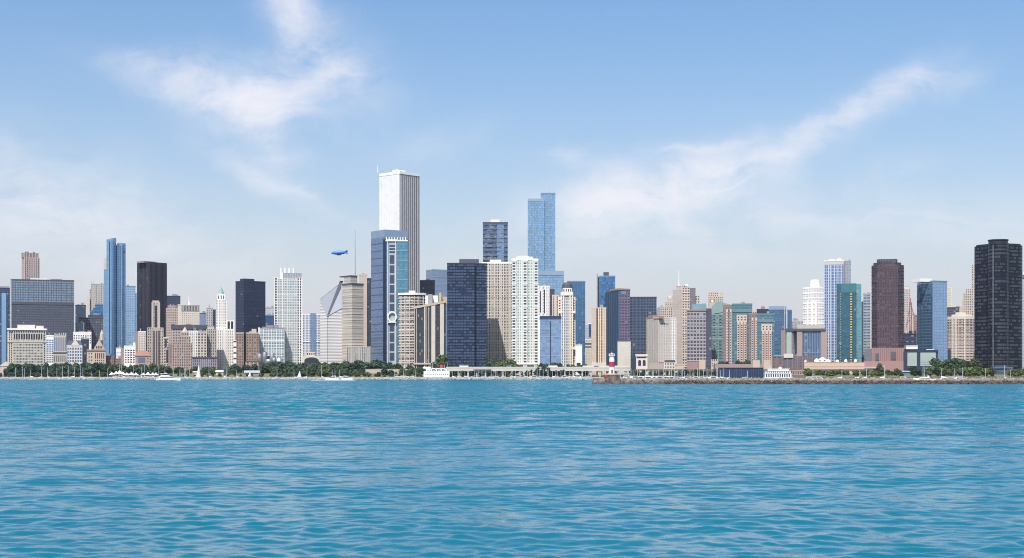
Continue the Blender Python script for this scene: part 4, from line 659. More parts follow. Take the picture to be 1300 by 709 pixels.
b = T('grey_midrise', 'small grey windowed block left of the white round tower', 1004, 1020.6, 2150); b.mass(F('greymid', (.36, .37, .4), (.2, .22, .26), 3.5, 2.8, .6, .6), 408.4); b.roof(conc, 1); b.piers(conc, 5, .7, .4)
b = T('blue_white_tower', 'tall blue glass tower with white vertical stripes and a grey flank', 1046, 1080.4, 1900, dp=40)
f = F('bluestripe', (.36, .44, .58), (.11, .19, .36), 3.5, 2.6, .8, .72, .5, .15, .5, .1); b.mass(f, 334, 1046, 1071.6)
b.mass(M('tower_cap', (.5, .5, .53)), 332, 1046, 1071.6, -.01, 1, 336.6, 'cap'); b.roof(white, .8, units=3, unit_mat=white)
for q in (1046, 1051.4, 1054.2, 1058.8, 1063.4, 1067.4): b.bx('white_stripe', M('stripe_white', (.56, .62, .72), .45, .2), q, q + .8, 337, None, -.6, .5)
b.bx('brown_edge', M('edge_brown', (.28, .24, .26)), 1070, 1072, 333, None, -.4, 2); b.mass(F('greyflank', (.33, .35, .42), (.22, .25, .33), 3.5, 2.4, .6, .6, .2), 332.4, 1071.8, 1080.4, .08, .95, name='grey_flank'); b.roof(grey, 1, units=1); b.bands(M('stripe_thin', (.3, .38, .52), .4), 28, .6, .4, l=1047, r=1071, top=340, side=False)
b = T('teal_panel_tower', 'teal glass tower with a dotted yellow strip, in front of the blue and white tower', 1062, 1093.6, 1800, dp=30)
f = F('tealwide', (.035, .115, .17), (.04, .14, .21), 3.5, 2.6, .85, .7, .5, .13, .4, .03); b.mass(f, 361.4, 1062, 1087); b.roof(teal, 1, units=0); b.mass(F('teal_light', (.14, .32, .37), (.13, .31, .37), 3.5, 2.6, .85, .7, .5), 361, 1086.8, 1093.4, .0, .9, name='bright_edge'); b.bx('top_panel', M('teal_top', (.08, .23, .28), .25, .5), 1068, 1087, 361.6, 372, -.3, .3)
b.lasto = None; b.last = (0, b.x(1087), 0, b.P, 0, b.z(361))
for k in range(28): b.bx('yellow_balcony', yell, 1079.4, 1081.8, 373 + k * 3.2, 374.7 + k * 3.2, -.9, .3)
for k in range(28): b.bx('pale_balcony', M('balcony_ochre', (.34, .3, .2)), 1066.4, 1067.6, 373 + k * 3.2, 374.5 + k * 3.2, -.5, .3)
b.bx('column_shadow_strip', M('column_shadow', (.02, .08, .1), .15, .3), 1082.2, 1083.2, 372, None, -.3, .3); b.bx('frame_shadow', M('column_shadow', (.02, .08, .1), .15, .3), 1086.4, 1087.2, 371, None, -.3, .3)  # dark strips: the column's shadow put into the colour
b = T('grey_green_tower', 'slim grey banded tower between the teal tower and the purple brown one', 1094, 1108.6, 1880); f = F('greybands', (.3, .36, .42), (.12, .16, .22), 3.5, 3, .8, .5, .3); b.mass(f, 373.6, 1096, 1105); b.bands(M('greyband', (.36, .42, .48)), 7, .9, .3, side=False); b.roof(grey, 1, units=1); b.mass(F('darkside', (.06, .09, .13), (.05, .08, .13)), 383, 1093.6, 1096.4, .1, 1, name='dark_side'); b.bx('pale_pier', M('pale_pier', (.55, .56, .52)), 1105.2, 1107, 363, None, -.6, 4)
b = T('purple_brown_tower', 'massive purple brown tower with chamfered corners and a narrower crown', 1106, 1148, 1710, dp=42)
pb = F('plumgrid', (.085, .058, .072), (.04, .034, .055), 2.9, 2.2, .62, .6, .2, .2, .9, .4, streak=1, bcol=(.2, .16, .17), spec=.3)
x0, x1 = b.x(1106.4), b.x(1147.6); c = 6
def cham(x0, x1, y0, y1, c): return [(x0 + c, y0), (x1 - c, y0), (x1, y0 + c), (x1, y1 - c), (x1 - c, y1), (x0 + c, y1), (x0, y1 - c), (x0, y0 + c)]
prism('shaft', pb, b.o, cham(x0, x1, 0, 40, 7), b.z(442), b.z(337)); prism('upper_shaft', pb, b.o, cham(x0 + 2, x1 - 3, 2, 38, 8), b.z(337), b.z(333.6)); prism('crown', F('plumcrown', (.1, .1, .13), (.06, .065, .1), 3, 2.4, .6, .8), b.o, cham(b.x(1113), b.x(1139.4), 6, 34, 4), b.z(334), b.z(329))
pf = M('plum_fin', (.1, .066, .078)); xs_ = [x0 + 7 + (x1 - x0 - 14) * i / 12 for i in range(13)]
for q in xs_: box('mullion', pf, b.o, q - .25, q + .25, -.35, .1, b.z(442), b.z(338))
for k in range(24): z = b.z(340) - k * 4.1; prism('floor_band', M('plum_band', (.115, .08, .095)), b.o, cham(x0 - .25, x1 + .25, -.25, 40, 7), z - .4, z)
b = T('granite_podium', 'pink granite podium with ribbed walls under the purple brown tower', 1097, 1148.6, 1680, dp=30)
b.mass(F('granite_ribs', (.3, .18, .18), (.22, .13, .135), 30, 2.2, .4, .95, .05, .5, .1, 0), 442, 1107, 1148, name='wall'); b.piers(pinkst, 18, .7, .5); b.mass(M('grey_podium_glass', (.2, .19, .23), .3, .3), 443, 1097.6, 1107, .05, .9, name='glass_wing'); b.bx('lower_wall', pinkst, 1097, 1148.6, 459, None, -1.2, .5)
for l, r, t, q in ((1111.5, 1116, 449, 458), (1130.8, 1137.6, 447, 457)): b.bx('opening', M('opening_dark', (.1, .1, .13), .4), l, r, t, q, -.9, .3)
b.bx('canopy', conc, 1097, 1120, 466.6, 468, -4, 0)
b = T('shopping_hall', 'long low tan hall with white humps along its roof, by the elevated rail line', 1021, 1097.4, 1610, dp=26)
b.mass(M('tan_hall', (.58, .43, .34)), 460, name='wall'); b.bands(M('tan_belt', (.5, .36, .28)), 4, .5, .3, n=3, side=False, name='belt'); b.piers(tan, 15, .8, .4)
def hump(l, r, t, base=460.2):
    xa, xb = b.x(l), b.x(r); rr = (xb - xa) / 2; xm = (xa + xb) / 2; z = b.z(base); h = b.z(t) - z
    loft('roof_hump', [circ(rr * math.cos(a), z + h * math.sin(a), 12, xm, 8, ry=min(rr, 6) * math.cos(a)) for a in (0, .5, 1.0, 1.35, 1.52)], WHITE, b.o, smooth=True)
for l, r, t in ((1033, 1041, 455.4), (1038, 1050, 454), (1046, 1055, 456), (1060.5, 1065.5, 457), (1071.5, 1076, 456.2), (1084, 1088.4, 456), (1020.8, 1024, 457)): hump(l, r, t)
b.wins(pane, 2, 1, 457, 459, 1038, 1050, .3, .6, proud=-1.6)
# ---- gap with the red crane
b = T('pale_stone_tower', 'far pale stone tower just right of the purple brown tower', 1146, 1156.4, 2500); b.mass(F('old_stone', (.5, .47, .43), (.2, .2, .22)), 367, 1147, 1155.6); b.mass(cream, 364, 1149, 1153.4, .2, .8, 367, 'crown'); b.roof(beige, .8, units=0)
b = T('cream_rear_block', 'cream block standing below the red crane', 1147, 1164.4, 2150); b.mass(F('creamfine', (.58, .53, .46), (.4, .36, .31)), 398, 1154, 1159.6); b.piers(cream, 3, 1, .4); b.mass(F('cream_loft', (.6, .54, .45), (.1, .1, .12)), 420, 1147, 1164, .1, 1, name='lower_wing'); b.mass(F('rose_brick', (.33, .2, .19), (.1, .09, .12)), 401, 1159, 1164.4, .1, .8, name='red_wing'); b.roof(brick, .8)
b = T('dark_midrise', 'small navy block above a white ledge, left of the faceted blue tower', 1147, 1163.4, 1900); b.mass(F('navy_plain', (.035, .05, .1), (.03, .05, .1)), 424.5); b.bands(navy, 5, .6, .3, n=5); b.roof(navy, .8, units=2, unit_mat=navy)
b = T('white_ledge_building', 'white flat building with a dark strip beneath the small navy block', 1146.5, 1165, 1780); b.mass(white, 439.6, name='wall'); b.roof(white, .6, units=0); b.bx('window_strip', pane, 1146.5, 1165, 443.5, 446.5, -.3, .3)
t = empty('tower_crane', ((1156 - CX) / FPX * 2120, 2120, GZ)); tag(t, 'red lattice construction crane between the purple brown and the faceted blue towers', 'crane')
rc = M('crane_red', (.36, .13, .13), .5)
def strut(par, a, bb, r, mat, name):
    a, bb = Vector(a), Vector(bb); d = bb - a; o = link(name, cube_mesh(mat), None, par, (a + bb) / 2); o.rotation_euler = d.to_track_quat('X', 'Z').to_euler(); o.scale = (d.length, r, r); return o
zc = lambda py: CH + (HY - py) * 2120 / FPX - GZ
for dx in (-1.2, 1.2):
    for dy in (-1.2, 1.2): strut(t, (dx, dy, 0), (dx, dy, zc(384)), .55, rc, 'tower_leg')
for k in range(16): z = zc(430) + k * 3.2; strut(t, (-1.2, -1.2, z), (1.2, -1.2, z + 3.2), .4, rc, 'brace')
strut(t, (0, 0, zc(384)), (-6.5, 0, zc(418)), .9, rc, 'jib'); strut(t, (0, 0, zc(384)), (5.5, 0, zc(404)), .9, rc, 'counter_jib'); strut(t, (0, 0, zc(379)), (0, 0, zc(386)), 1.1, rc, 'apex'); strut(t, (-5.4, 0, zc(412)), (3.6, 0, zc(398)), .7, rc, 'tie_bar')
# ---- faceted blue tower
b = T('faceted_blue_tower', 'pale blue faceted glass tower with a darker left side', 1164.4, 1202.4, 1800, c=1184, phi=38)
f = F('facet', (.28, .42, .62), (.3, .46, .68), 3.5, 2.2, .86, .8, .75, .1, .2, .02, tilt=.03, wmetal=.6, wrough=.25); b.mass(f, 357.6)
prism('west_reflection', F('facet_reflection', (.1, .18, .27), (.11, .2, .31), 3.5, 2.2, .86, .8, .7, .1, .3, .02, tilt=.04), b.o, [(-.5, b.P - .2), (-.5, .2), (-.05, .2), (-.05, b.P - .2)], 0, b.z(360))  # dark reflection of a neighbouring tower, put into the left side's glass colour
b.bx('parapet', bluem, 1184, 1202.4, 356.4, 358, -.5, 20); b.pent(white, 1172, 1187, 353.6, .2, .7)
for q in (1187.6, 1191.2, 1194.8, 1198.4): b.bx('glass_fin', M('facet_fin', (.42, .56, .74), .3, .6), q, q + .3, 360, None, -.5, .2)
b = T('showroom', 'low dark framed glass hall with two large pale green panes', 1147, 1190.8, 1620, dp=24)
b.mass(navy, 446.4, name='wall'); b.bx('flat_roof', navy, 1164, 1191, 444.4, 447, -1, 18)
for l, r in ((1152, 1164), (1168.4, 1188)): b.bx('pale_pane', palegls, l, r, 448, 465, -.4, .3)
b.bx('louvre', grey, 1168.8, 1184, 459, 460, -.7, .3); b.bx('louvre', grey, 1168.8, 1184, 462, 463, -.7, .3); b.bx('post', navy, 1164.2, 1167.4, 447, None, -.6, .4); b.bx('canopy', white, 1176, 1192, 467, 468.6, -3, 1); b.pent(white, 1176, 1186, 443.6, .3, .6, 'roof_unit')
# ---- right end
b = T('yellow_slim_tower', 'very slim pale yellow tower right of the faceted blue one', 1201.6, 1208, 2350); b.mass(F('pale_yellow', (.64, .58, .42), (.4, .36, .28)), 365.6); b.piers(M('pale_yellow_pier', (.66, .6, .45)), 2, 1.4, .4); b.roof(cream, 1, units=0)
b = T('long_dark_building', 'dark banded low block with a beige end behind the round beige hotel', 1201.6, 1226, 2250); b.mass(F('darkbands', (.1, .1, .14), (.06, .06, .09), 3.6, 3, .9, .5), 391, 1201.6, 1222); b.roof(slate, 1, units=1); b.mass(tan, 390, 1218, 1226, -.02, .8, name='beige_end')
b = T('stepped_stone_tower', 'stepped beige stone tower rising beside the black lobed tower', 1221.6, 1239, 2200); f = F('ornate', (.56, .48, .42), (.18, .16, .17)); b.mass(f, 373, 1222.4, 1238.8); b.piers(beige, 4, 1.2, .6); b.mass(f, 367.6, 1225.6, 1238.8, .1, .9, 373, 'upper_stage'); b.mass(f, 336.5, 1233.4, 1239, .2, .9, name='slim_shaft'); b.mass(cream, 381, 1221.6, 1224, .1, .6, name='turret'); b.piers(beige, 3, 1, .4)
b = T('round_beige_hotel', 'broad curved beige hotel with fine banding and a pale stepped crown', 1203, 1240, 1720, dp=32)
f = F('beigecurve', (.56, .47, .41), (.16, .14, .15), 3.1, 2.8, .6, .5, .1, .3, .4, .12); pts = arc_front(0, b.W, 8, 32, 8, 8); prism('shaft', f, b.o, pts, 0, b.z(405.6)); prism('crown', cream, b.o, grow(pts, .3), b.z(405.8), b.z(402)); prism('upper_crown', cream, b.o, arc_front(b.x(1208), b.x(1234), 8, 26, 5, 6), b.z(402), b.z(399.4)); prism('top_crown', cream, b.o, arc_front(b.x(1213), b.x(1226), 8, 22, 2, 6), b.z(399.4), b.z(396.6))
for k in range(18): z = b.z(408) - k * 3.1; prism('floor_band', M('beige_ring', (.6, .5, .44)), b.o, grow(pts, .4), z - .6, z)
for q in (1209, 1213, 1224): b.bx('pilaster', cream, q, q + 1.5, 405, None, 8 - 8 * math.sin(math.pi * (q - 1203) / 37) - .8, 9)
b.bx('dark_annex', navy, 1203.4, 1207, 443.6, None, -3, 2)
b = T('black_lobed_tower', 'huge black glass tower of rounded lobes with a round crown, at the right end', 1236.4, 1298.6, 1600, dp=52)
f = F('blackglass', (.007, .01, .02), (.012, .015, .026), 3.6, 2.2, .86, .6, .1, .25, 1.2, .55, bcol=(.09, .1, .125), spec=.2, wrough=.4, streak=1)
cxl, cyl = b.W / 2, 26
pl = [(cxl + p[0] * 1.0, cyl + p[1]) for p in lobes(30.5, .25, -math.pi / 2, 60)]
hw = max(abs(p[0] - cxl) for p in pl); pl = [(cxl + (p[0] - cxl) * (b.W / 2) / hw, p[1]) for p in pl]
prism('shaft', f, b.o, pl, 0, b.z(310.4)); prism('roof_rim', black, b.o, [(cxl + (p[0] - cxl) * .93, cyl + (p[1] - cyl) * .93) for p in pl], b.z(310.6), b.z(308.6))
prism('crown', F('crowndark', (.03, .035, .045), (.02, .022, .03), 3, 2, .7, .7), b.o, [(b.x(1267.2) + 10.3 * math.cos(2 * math.pi * i / 20), 14 + 10.3 * math.sin(2 * math.pi * i / 20)) for i in range(20)], b.z(309), b.z(305.6)); prism('crown_rim', black, b.o, [(b.x(1267.2) + 10.9 * math.cos(2 * math.pi * i / 20), 14 + 10.9 * math.sin(2 * math.pi * i / 20)) for i in range(20)], b.z(305.6), b.z(304.2))
def front_y(px):
    q = b.x(px); i = min((k for k in range(len(pl)) if pl[k][1] < cyl), key=lambda k: abs(pl[k][0] - q)); return pl[i][1]
for q in (1256.6, 1278.4): b.bx('groove_fin', black, q, q + .8, 311, None, front_y(q) - .6, front_y(q) + 2)
b.bx('pale_fin', grey, 1260.4, 1261, 312, None, front_y(1260.7) - .7, front_y(1260.7) + 1)
for k in range(30):
    z = b.z(314) - k * 4.5; prism('floor_band', M('lobe_band', (.012, .013, .019), .5), b.o, [(cxl + (p[0] - cxl) * 1.008, cyl + (p[1] - cyl) * 1.008) for p in pl], z - .35, z)
b = T('edge_tower', 'pale grey tower sliver cut off by the right edge of the view', 1298, 1318, 1900); b.mass(F('palegrey', (.45, .48, .54), (.35, .38, .45)), 354); b.roof(slate, 1.5); b.bx('roof_arm', slate, 1295, 1300, 349, 351, 2, 4); b.mass(white, 346, 1299, 1306, .2, .7, 354, 'crown')
# ------------------------------------------------------------------ lake, land, harbour walls
def water():
    rg = np.random.default_rng(5)
    # rows from just before the camera to the far shore, spacing grows with distance; fan of columns, wide enough to step aside
    rows = [6.0]
    while rows[-1] < 1800:
        d = rows[-1]; rows.append(d + max(.06, min(.003 * d, .08 + d * d / 7440 * .55)))
    rows = np.array(rows)
    ang = np.concatenate([np.linspace(-1.25, -.48, 40), np.linspace(-.47, .47, 1150), np.linspace(.48, 1.25, 40)])
    T_, D_ = np.meshgrid(ang, rows); X = D_ * np.tan(T_); Y = D_.copy()
    Zh = np.zeros_like(X); step = np.gradient(rows)[:, None]; dx = np.maximum(D_ * (.94 / 1150), .05)
    gx = X.copy(); gy = Y.copy()
    n = 150
    lam = np.exp(rg.uniform(math.log(.28), math.log(2.8), n))
    th = rg.normal(-1.45, .9, n)             # heading of the waves: mostly towards the camera
    amp = WAVE * lam ** 1.0 * np.exp(-(lam / 1.6) ** 2) * rg.uniform(.5, 1.3, n)
    l2 = np.exp(rg.uniform(math.log(4.0), math.log(16.0), 34)); lam = np.r_[lam, l2]; th = np.r_[th, rg.normal(-1.5, .45, 34)]; amp = np.r_[amp, .0012 * l2 * rg.uniform(.5, 1.3, 34) * np.minimum(1, 9 / l2)]; n += 34
    for i in range(n):
        k = 2 * math.pi / lam[i]; kx, ky = k * math.cos(th[i]), k * math.sin(th[i])
        fade = np.clip((lam[i] / 2.6 - step) / (lam[i] / 2.6), 0, 1) * np.clip((lam[i] / 2.6 - dx * .8) / (lam[i] / 2.6), 0, 1)
        ph = kx * X + ky * Y + rg.uniform(0, 6.28)
        Zh += fade * amp[i] * np.cos(ph)
        s = fade * amp[i] * .75 * np.sin(ph); gx -= s * math.cos(th[i]); gy -= s * math.sin(th[i])
    nr, nc = X.shape
    v = np.stack([gx, gy, Zh], -1).reshape(-1, 3)
    idx = np.arange(nr * nc).reshape(nr, nc)
    f = np.stack([idx[:-1, :-1], idx[:-1, 1:], idx[1:, 1:], idx[1:, :-1]], -1).reshape(-1, 4)
    # the calm lake beyond and behind, a little lower
    ex = np.array([(-9000, -4000, -.5), (9000, -4000, -.5), (9000, 2600, -.5), (-9000, 2600, -.5)], float)
    nb = len(v); v = np.vstack([v, ex]); f = np.vstack([f, [[nb, nb + 1, nb + 2, nb + 3]]])
    me = bpy.data.meshes.new('water'); me.vertices.add(len(v)); me.vertices.foreach_set('co', v.ravel())
    me.loops.add(f.size); me.loops.foreach_set('vertex_index', f.ravel().astype(np.int32)); me.polygons.add(len(f))
    me.polygons.foreach_set('loop_start', np.arange(0, f.size, 4, dtype=np.int32)); me.polygons.foreach_set('use_smooth', np.ones(len(f), bool)); me.update(calc_edges=True)
    m, N, L, b = nodes('lake_water')
    b.inputs['Base Color'].default_value = WATER_C; b.inputs['Roughness'].default_value = .1; b.inputs['IOR'].default_value = 1.333
    g = N.new('ShaderNodeNewGeometry')
    def ns(sc, det, dist=0.0, str_=(1, 1, 1)):
        mp = N.new('ShaderNodeMapping'); mp.inputs['Scale'].default_value = str_; L.new(g.outputs['Position'], mp.inputs[0])
        t = N.new('ShaderNodeTexNoise'); t.inputs['Scale'].default_value = sc; t.inputs['Detail'].default_value = det; t.inputs['Roughness'].default_value = .6; t.inputs['Distortion'].default_value = dist
        L.new(mp.outputs[0], t.inputs['Vector']); return t.outputs['Fac']
    # gentle differences of tint in the water itself: broad drifts of silt
    mx = N.new('ShaderNodeMix'); mx.data_type = 'RGBA'; L.new(ns(.02, 3), mx.inputs['Factor']); mx.inputs['A'].default_value = tuple(c * .88 for c in WATER_C[:3]) + (1,); mx.inputs['B'].default_value = tuple(c * 1.12 for c in WATER_C[:3]) + (1,)
    L.new(mx.outputs['Result'], b.inputs['Base Color'])
    b1 = N.new('ShaderNodeBump'); b1.inputs['Strength'].default_value = 1; b1.inputs['Distance'].default_value = BUMP1; L.new(ns(3.2, 6, .4, (.6, 1, 1)), b1.inputs['Height'])
    b2 = N.new('ShaderNodeBump'); b2.inputs['Strength'].default_value = 1; b2.inputs['Distance'].default_value = BUMP2; L.new(ns(.33, 4, .3, (.45, 1, 1)), b2.inputs['Height']); L.new(b1.outputs[0], b2.inputs['Normal'])
    # ripples too small and too far off for the mesh: facets tilted this way and that, more of them with distance from the near shore
    def mt(op, a, c=0.0, d=0.0):
        n = N.new('ShaderNodeMath'); n.operation = op
        for q, vv in zip(n.inputs, (a, c, d)):
            if isinstance(vv, (int, float)): q.default_value = vv
            else: L.new(vv, q)
        return n.outputs[0]
    def vm(op, a, c):
        n = N.new('ShaderNodeVectorMath'); n.operation = op
        for q, vv in zip(n.inputs, (a, c)):
            if isinstance(vv, tuple): q.default_value = vv
            else: L.new(vv, q)
        return n
    mp = N.new('ShaderNodeMapping'); mp.inputs['Scale'].default_value = (.7, 1, 1); L.new(g.outputs['Position'], mp.inputs[0])
    fn = N.new('ShaderNodeTexNoise'); fn.inputs['Scale'].default_value = .5; fn.inputs['Detail'].default_value = 5; fn.inputs['Roughness'].default_value = .75; L.new(mp.outputs[0], fn.inputs['Vector'])
    off = vm('SUBTRACT', fn.outputs['Color'], (.5, .5, .5)); off2 = vm('MULTIPLY', off.outputs[0], (1.0, 1.5, 0)); off2 = vm('ADD', off2.outputs[0], (0, -.14, 0))
    ln_ = N.new('ShaderNodeVectorMath'); ln_.operation = 'LENGTH'; L.new(g.outputs['Position'], ln_.inputs[0])
    mr = N.new('ShaderNodeMapRange'); mr.interpolation_type = 'SMOOTHSTEP'; L.new(ln_.outputs['Value'], mr.inputs[0]); mr.inputs[1].default_value = 30; mr.inputs[2].default_value = 200; mr.inputs[3].default_value = .3; mr.inputs[4].default_value = FARTILT
    gust = mt('MULTIPLY_ADD', ns(.035, 5, .5, (.5, 1, 1)), 0.7, .65)
    sc = N.new('ShaderNodeVectorMath'); sc.operation = 'SCALE'; L.new(off2.outputs[0], sc.inputs[0]); L.new(mt('MULTIPLY', mr.outputs[0], gust), sc.inputs['Scale'])
    ad = N.new('ShaderNodeVectorMath'); ad.operation = 'ADD'; L.new(b2.outputs[0], ad.inputs[0]); L.new(sc.outputs[0], ad.inputs[1])
    nm = N.new('ShaderNodeVectorMath'); nm.operation = 'NORMALIZE'; L.new(ad.outputs[0], nm.inputs[0]); L.new(nm.outputs[0], b.inputs['Normal'])
    tag(link('water', me, m), kind='structure')
WAVE, BUMP1, BUMP2 = .0066, .014, .03
FARTILT = 1.2
WATER_C = (.004, .122, .172, 1)
water()

def shore_y(x):   # where land begins
    return 1650.0 if x < 125 else 1360.0
vs, fs = [], []
prof = [(0, -.6), (.3, 2.0), (25, 3.2), (70, GZ), (900, GZ), (14000, GZ)]
xs = [-14000, -900, 124.5, 125.5, 900, 14000]
for x in xs:
    for d, z in prof: vs.append((x, shore_y(x) + d, z))
for i in range(len(xs) - 1):
    for j in range(len(prof) - 1): a = i * len(prof) + j; fs.append((a, a + len(prof), a + len(prof) + 1, a + 1))
tag(link('land', mesh_from('land', vs, fs), M('dry_ground', (.1, .11, .065), .95, 0, .3, .05)), kind='structure')
def lawn(l, r, D0, D1, z0, z1, mat):
    a, b, c, d = ((l - CX) / FPX * D0, D0, z0), ((r - CX) / FPX * D0, D0, z0), ((r - CX) / FPX * D1, D1, z1), ((l - CX) / FPX * D1, D1, z1)
    tag(link('lawn', mesh_from('lawn', [a, b, c, d], [(0, 1, 2, 3)]), mat), kind='structure')
lw = M('lawn_grass', (.16, .17, .07), .95, 0, .35, .09)
lawn(205, 345, 1652, 1720, 2.3, 6.4, lw); lawn(398, 545, 1652, 1720, 2.3, 7.0, lw); lawn(1030, 1300, 1364, 1430, 2.3, 5.4, lw)

def rubble(name, par, x0, x1, y0, y1, z0, z1, n, smin, smax, mat, seed, slope=True):
    rr = random.Random(seed); vs, fs = [], []
    base = [(-.5, -.5, -.5), (.5, -.5, -.5), (.5, .5, -.5), (-.5, .5, -.5), (-.5, -.5, .5), (.5, -.5, .5), (.5, .5, .5), (-.5, .5, .5)]
    fc = [(0, 3, 2, 1), (4, 5, 6, 7), (0, 1, 5, 4), (1, 2, 6, 5), (2, 3, 7, 6), (3, 0, 4, 7)]
    for _ in range(n):
        t = rr.random(); s = rr.uniform(smin, smax); x = rr.uniform(x0, x1); y = y0 + (y1 - y0) * t; z = z0 + (z1 - z0) * (t if slope else rr.random())
        m = Matrix.Rotation(rr.uniform(0, 6.28), 3, 'Z') @ Matrix.Rotation(rr.uniform(-.7, .7), 3, 'X') @ Matrix.Rotation(rr.uniform(-.7, .7), 3, 'Y')
        k = len(vs); sx, sy, sz = s * rr.uniform(.7, 1.6), s * rr.uniform(.7, 1.2), s * rr.uniform(.5, .9)
        for q in base: w = m @ Vector((q[0] * sx * rr.uniform(.7, 1.1), q[1] * sy * rr.uniform(.7, 1.1), q[2] * sz * rr.uniform(.7, 1.1))); vs.append((x + w.x, y + w.y, z + w.z))
        fs += [tuple(k + i for i in f) for f in fc]
    return tag(link(name, mesh_from(name, vs, fs), mat, par), kind='stuff')
def rockmat(name, a, b_, wet=None):
    m, N, L, b = nodes(name); g = N.new('ShaderNodeNewGeometry'); t = N.new('ShaderNodeTexNoise'); t.inputs['Scale'].default_value = .55; t.inputs['Detail'].default_value = 6; L.new(g.outputs['Position'], t.inputs['Vector'])
    r = N.new('ShaderNodeValToRGB'); r.color_ramp.elements[0].color = (*a, 1); r.color_ramp.elements[1].color = (*b_, 1); r.color_ramp.elements[0].position = .36; r.color_ramp.elements[1].position = .64
    L.new(t.outputs['Fac'], r.inputs[0]); L.new(r.outputs[0], b.inputs['Base Color']); b.inputs['Roughness'].default_value = .9; return m
rust = rockmat('rusty_rock', (.016, .012, .01), (.13, .085, .055)); paler = rockmat('pale_rock', (.26, .24, .22), (.5, .47, .42)); oldconc = rockmat('old_concrete', (.2, .18, .165), (.36, .33, .31)); stainconc = rockmat('stained_concrete', (.055, .04, .032), (.2, .15, .12))
headconc = rockmat('weathered_concrete', (.1, .08, .07), (.3, .26, .23)); dark_rub = rockmat('dark_rubble', (.07, .06, .056), (.24, .215, .2))
gray_rub = rockmat('grey_rubble', (.13, .115, .11), (.34, .31, .29))
# far harbour wall, left of the light
w = empty('harbor_wall', ((340 - CX) / FPX * 1480, 1480, 0)); tag(w, 'long low grey harbor wall with pale rocks, left of the lighthouse under the moored boats', 'breakwater')
x0, x1 = (-140 - 340) / FPX * 1480, (800 - 340) / FPX * 1480
box('concrete_wall', oldconc, w, x0, x1, 0, 7, -2, 1.75); box('wall_cap', M('wall_cap', (.5, .47, .43)), w, x0, x1, .4, 6, 1.75, 2.1); rubble('rock_toe', w, x0, x1, -3, .5, -.2, 1.0, 1500, .7, 1.5, paler, 3)
for i in range(60): box('cap_block', M('wall_cap2', (.4, .37, .34)), w, x0 + (x1 - x0) * i / 60 + R.uniform(0, 4), x0 + (x1 - x0) * i / 60 + R.uniform(5, 9), 1, 5, 2.1, 2.1 + R.uniform(.2, .5))
# nearer inner wall, right of the light
w = empty('inner_wall', ((1050 - CX) / FPX * 1000, 1000, 0)); tag(w, 'straight grey rubble wall running behind the rusty breakwater, right of the lighthouse', 'breakwater')
x0, x1 = (790 - 1050) / FPX * 1000, (1400 - 1050) / FPX * 1000
box('concrete_wall', oldconc, w, x0, x1, 0, 6, -2, 1.9); rubble('rubble_slope', w, x0, x1, -3, 3, -.4, 2.3, 2600, .5, 1.1, gray_rub, 4)
# rusty breakwater with the light on its head
w = empty('rusty_breakwater', ((1020 - CX) / FPX * 676, 676, 0)); tag(w, 'low breakwater of rusty brown rocks with a concrete head carrying the lighthouse', 'breakwater')
xx = lambda px: (px - 1020) / FPX * 676
box('concrete_head', headconc, w, xx(753.6), xx(800), 0, 9, .9, 2.7); box('stained_footing', stainconc, w, xx(753.4), xx(860), -.25, 9.2, -2, .9); box('concrete_cap', headconc, w, xx(800), xx(1420), 1.5, 8, -1, 1.35)
rubble('rock_mound', w, xx(845), xx(1420), -2.6, 2.0, -.35, 1.25, 3200, .55, 1.25, rust, 5); rubble('grey_crest', w, xx(800), xx(1420), 1.5, 6, 1.0, 1.75, 1800, .5, 1.0, dark_rub, 6)
b = w
t = empty('lighthouse', ((776.8 - CX) / FPX * 678, 678, 2.6)); tag(t, 'small white lighthouse with one broad red band on a brown stone block', 'lighthouse')
hz = lambda py: CH + (HY - py) * 678 / FPX - 2.6
blk = loft('base_block', [[(-3.5, -3.4, -4.2), (3.5, -3.4, -4.2), (3.5, 3, -4.2), (-3.5, 3, -4.2)], [(-3.4, -3.3, hz(476)), (3.4, -3.3, hz(476)), (3.4, 3, hz(476)), (-3.4, 3, hz(476))]], stainconc, t)
loft('block_cap', [circ(2.9, hz(476), 16), circ(2.6, hz(474.4), 16)], M('tan_cap', (.42, .36, .28)), t)
lw_, lr = M('light_white', (.82, .82, .82), .5, 0, .04), M('light_red', (.55, .02, .06), .5, 0, .06)
loft('lower_tower', [circ(1.3, hz(475), 20), circ(1.22, hz(465.6), 20)], lw_, t); loft('red_band', [circ(1.36, hz(465.6), 20), circ(1.3, hz(459.4), 20)], lr, t); loft('upper_tower', [circ(1.22, hz(459.4), 20), circ(1.1, hz(452.4), 20)], lw_, t)
loft('gallery', [circ(1.45, hz(452.4), 20), circ(1.45, hz(451.8), 20)], lw_, t); ln = loft('lantern', [circ(.8, hz(451.8), 12), circ(.8, hz(449.6), 12)], M('lantern_glass', (.5, .52, .53), .2, .2), t); loft('lantern_roof', [circ(.95, hz(449.6), 12), circ(.2, hz(448.2), 12)], M('lantern_grey', (.45, .45, .46)), ln); loft('finial', [circ(.09, hz(448.4), 6), circ(.05, hz(446.6), 6)], lw_, ln)
for i in range(10):
    a = 2 * math.pi * i / 10; box('railing_post', lw_, t, 1.38 * math.cos(a) - .05, 1.38 * math.cos(a) + .05, 1.38 * math.sin(a) - .05, 1.38 * math.sin(a) + .05, hz(451.8), hz(451.8) + .9)
loft('handrail', [[(1.38 * math.cos(a) + dr * math.cos(a), 1.38 * math.sin(a) + dr * math.sin(a), hz(451.8) + .9 + dz) for dr, dz in ((-.05, -.05), (.05, -.05), (.05, .05), (-.05, .05))] for a in [2 * math.pi * i / 16 for i in range(17)]], lw_, t, caps=False)
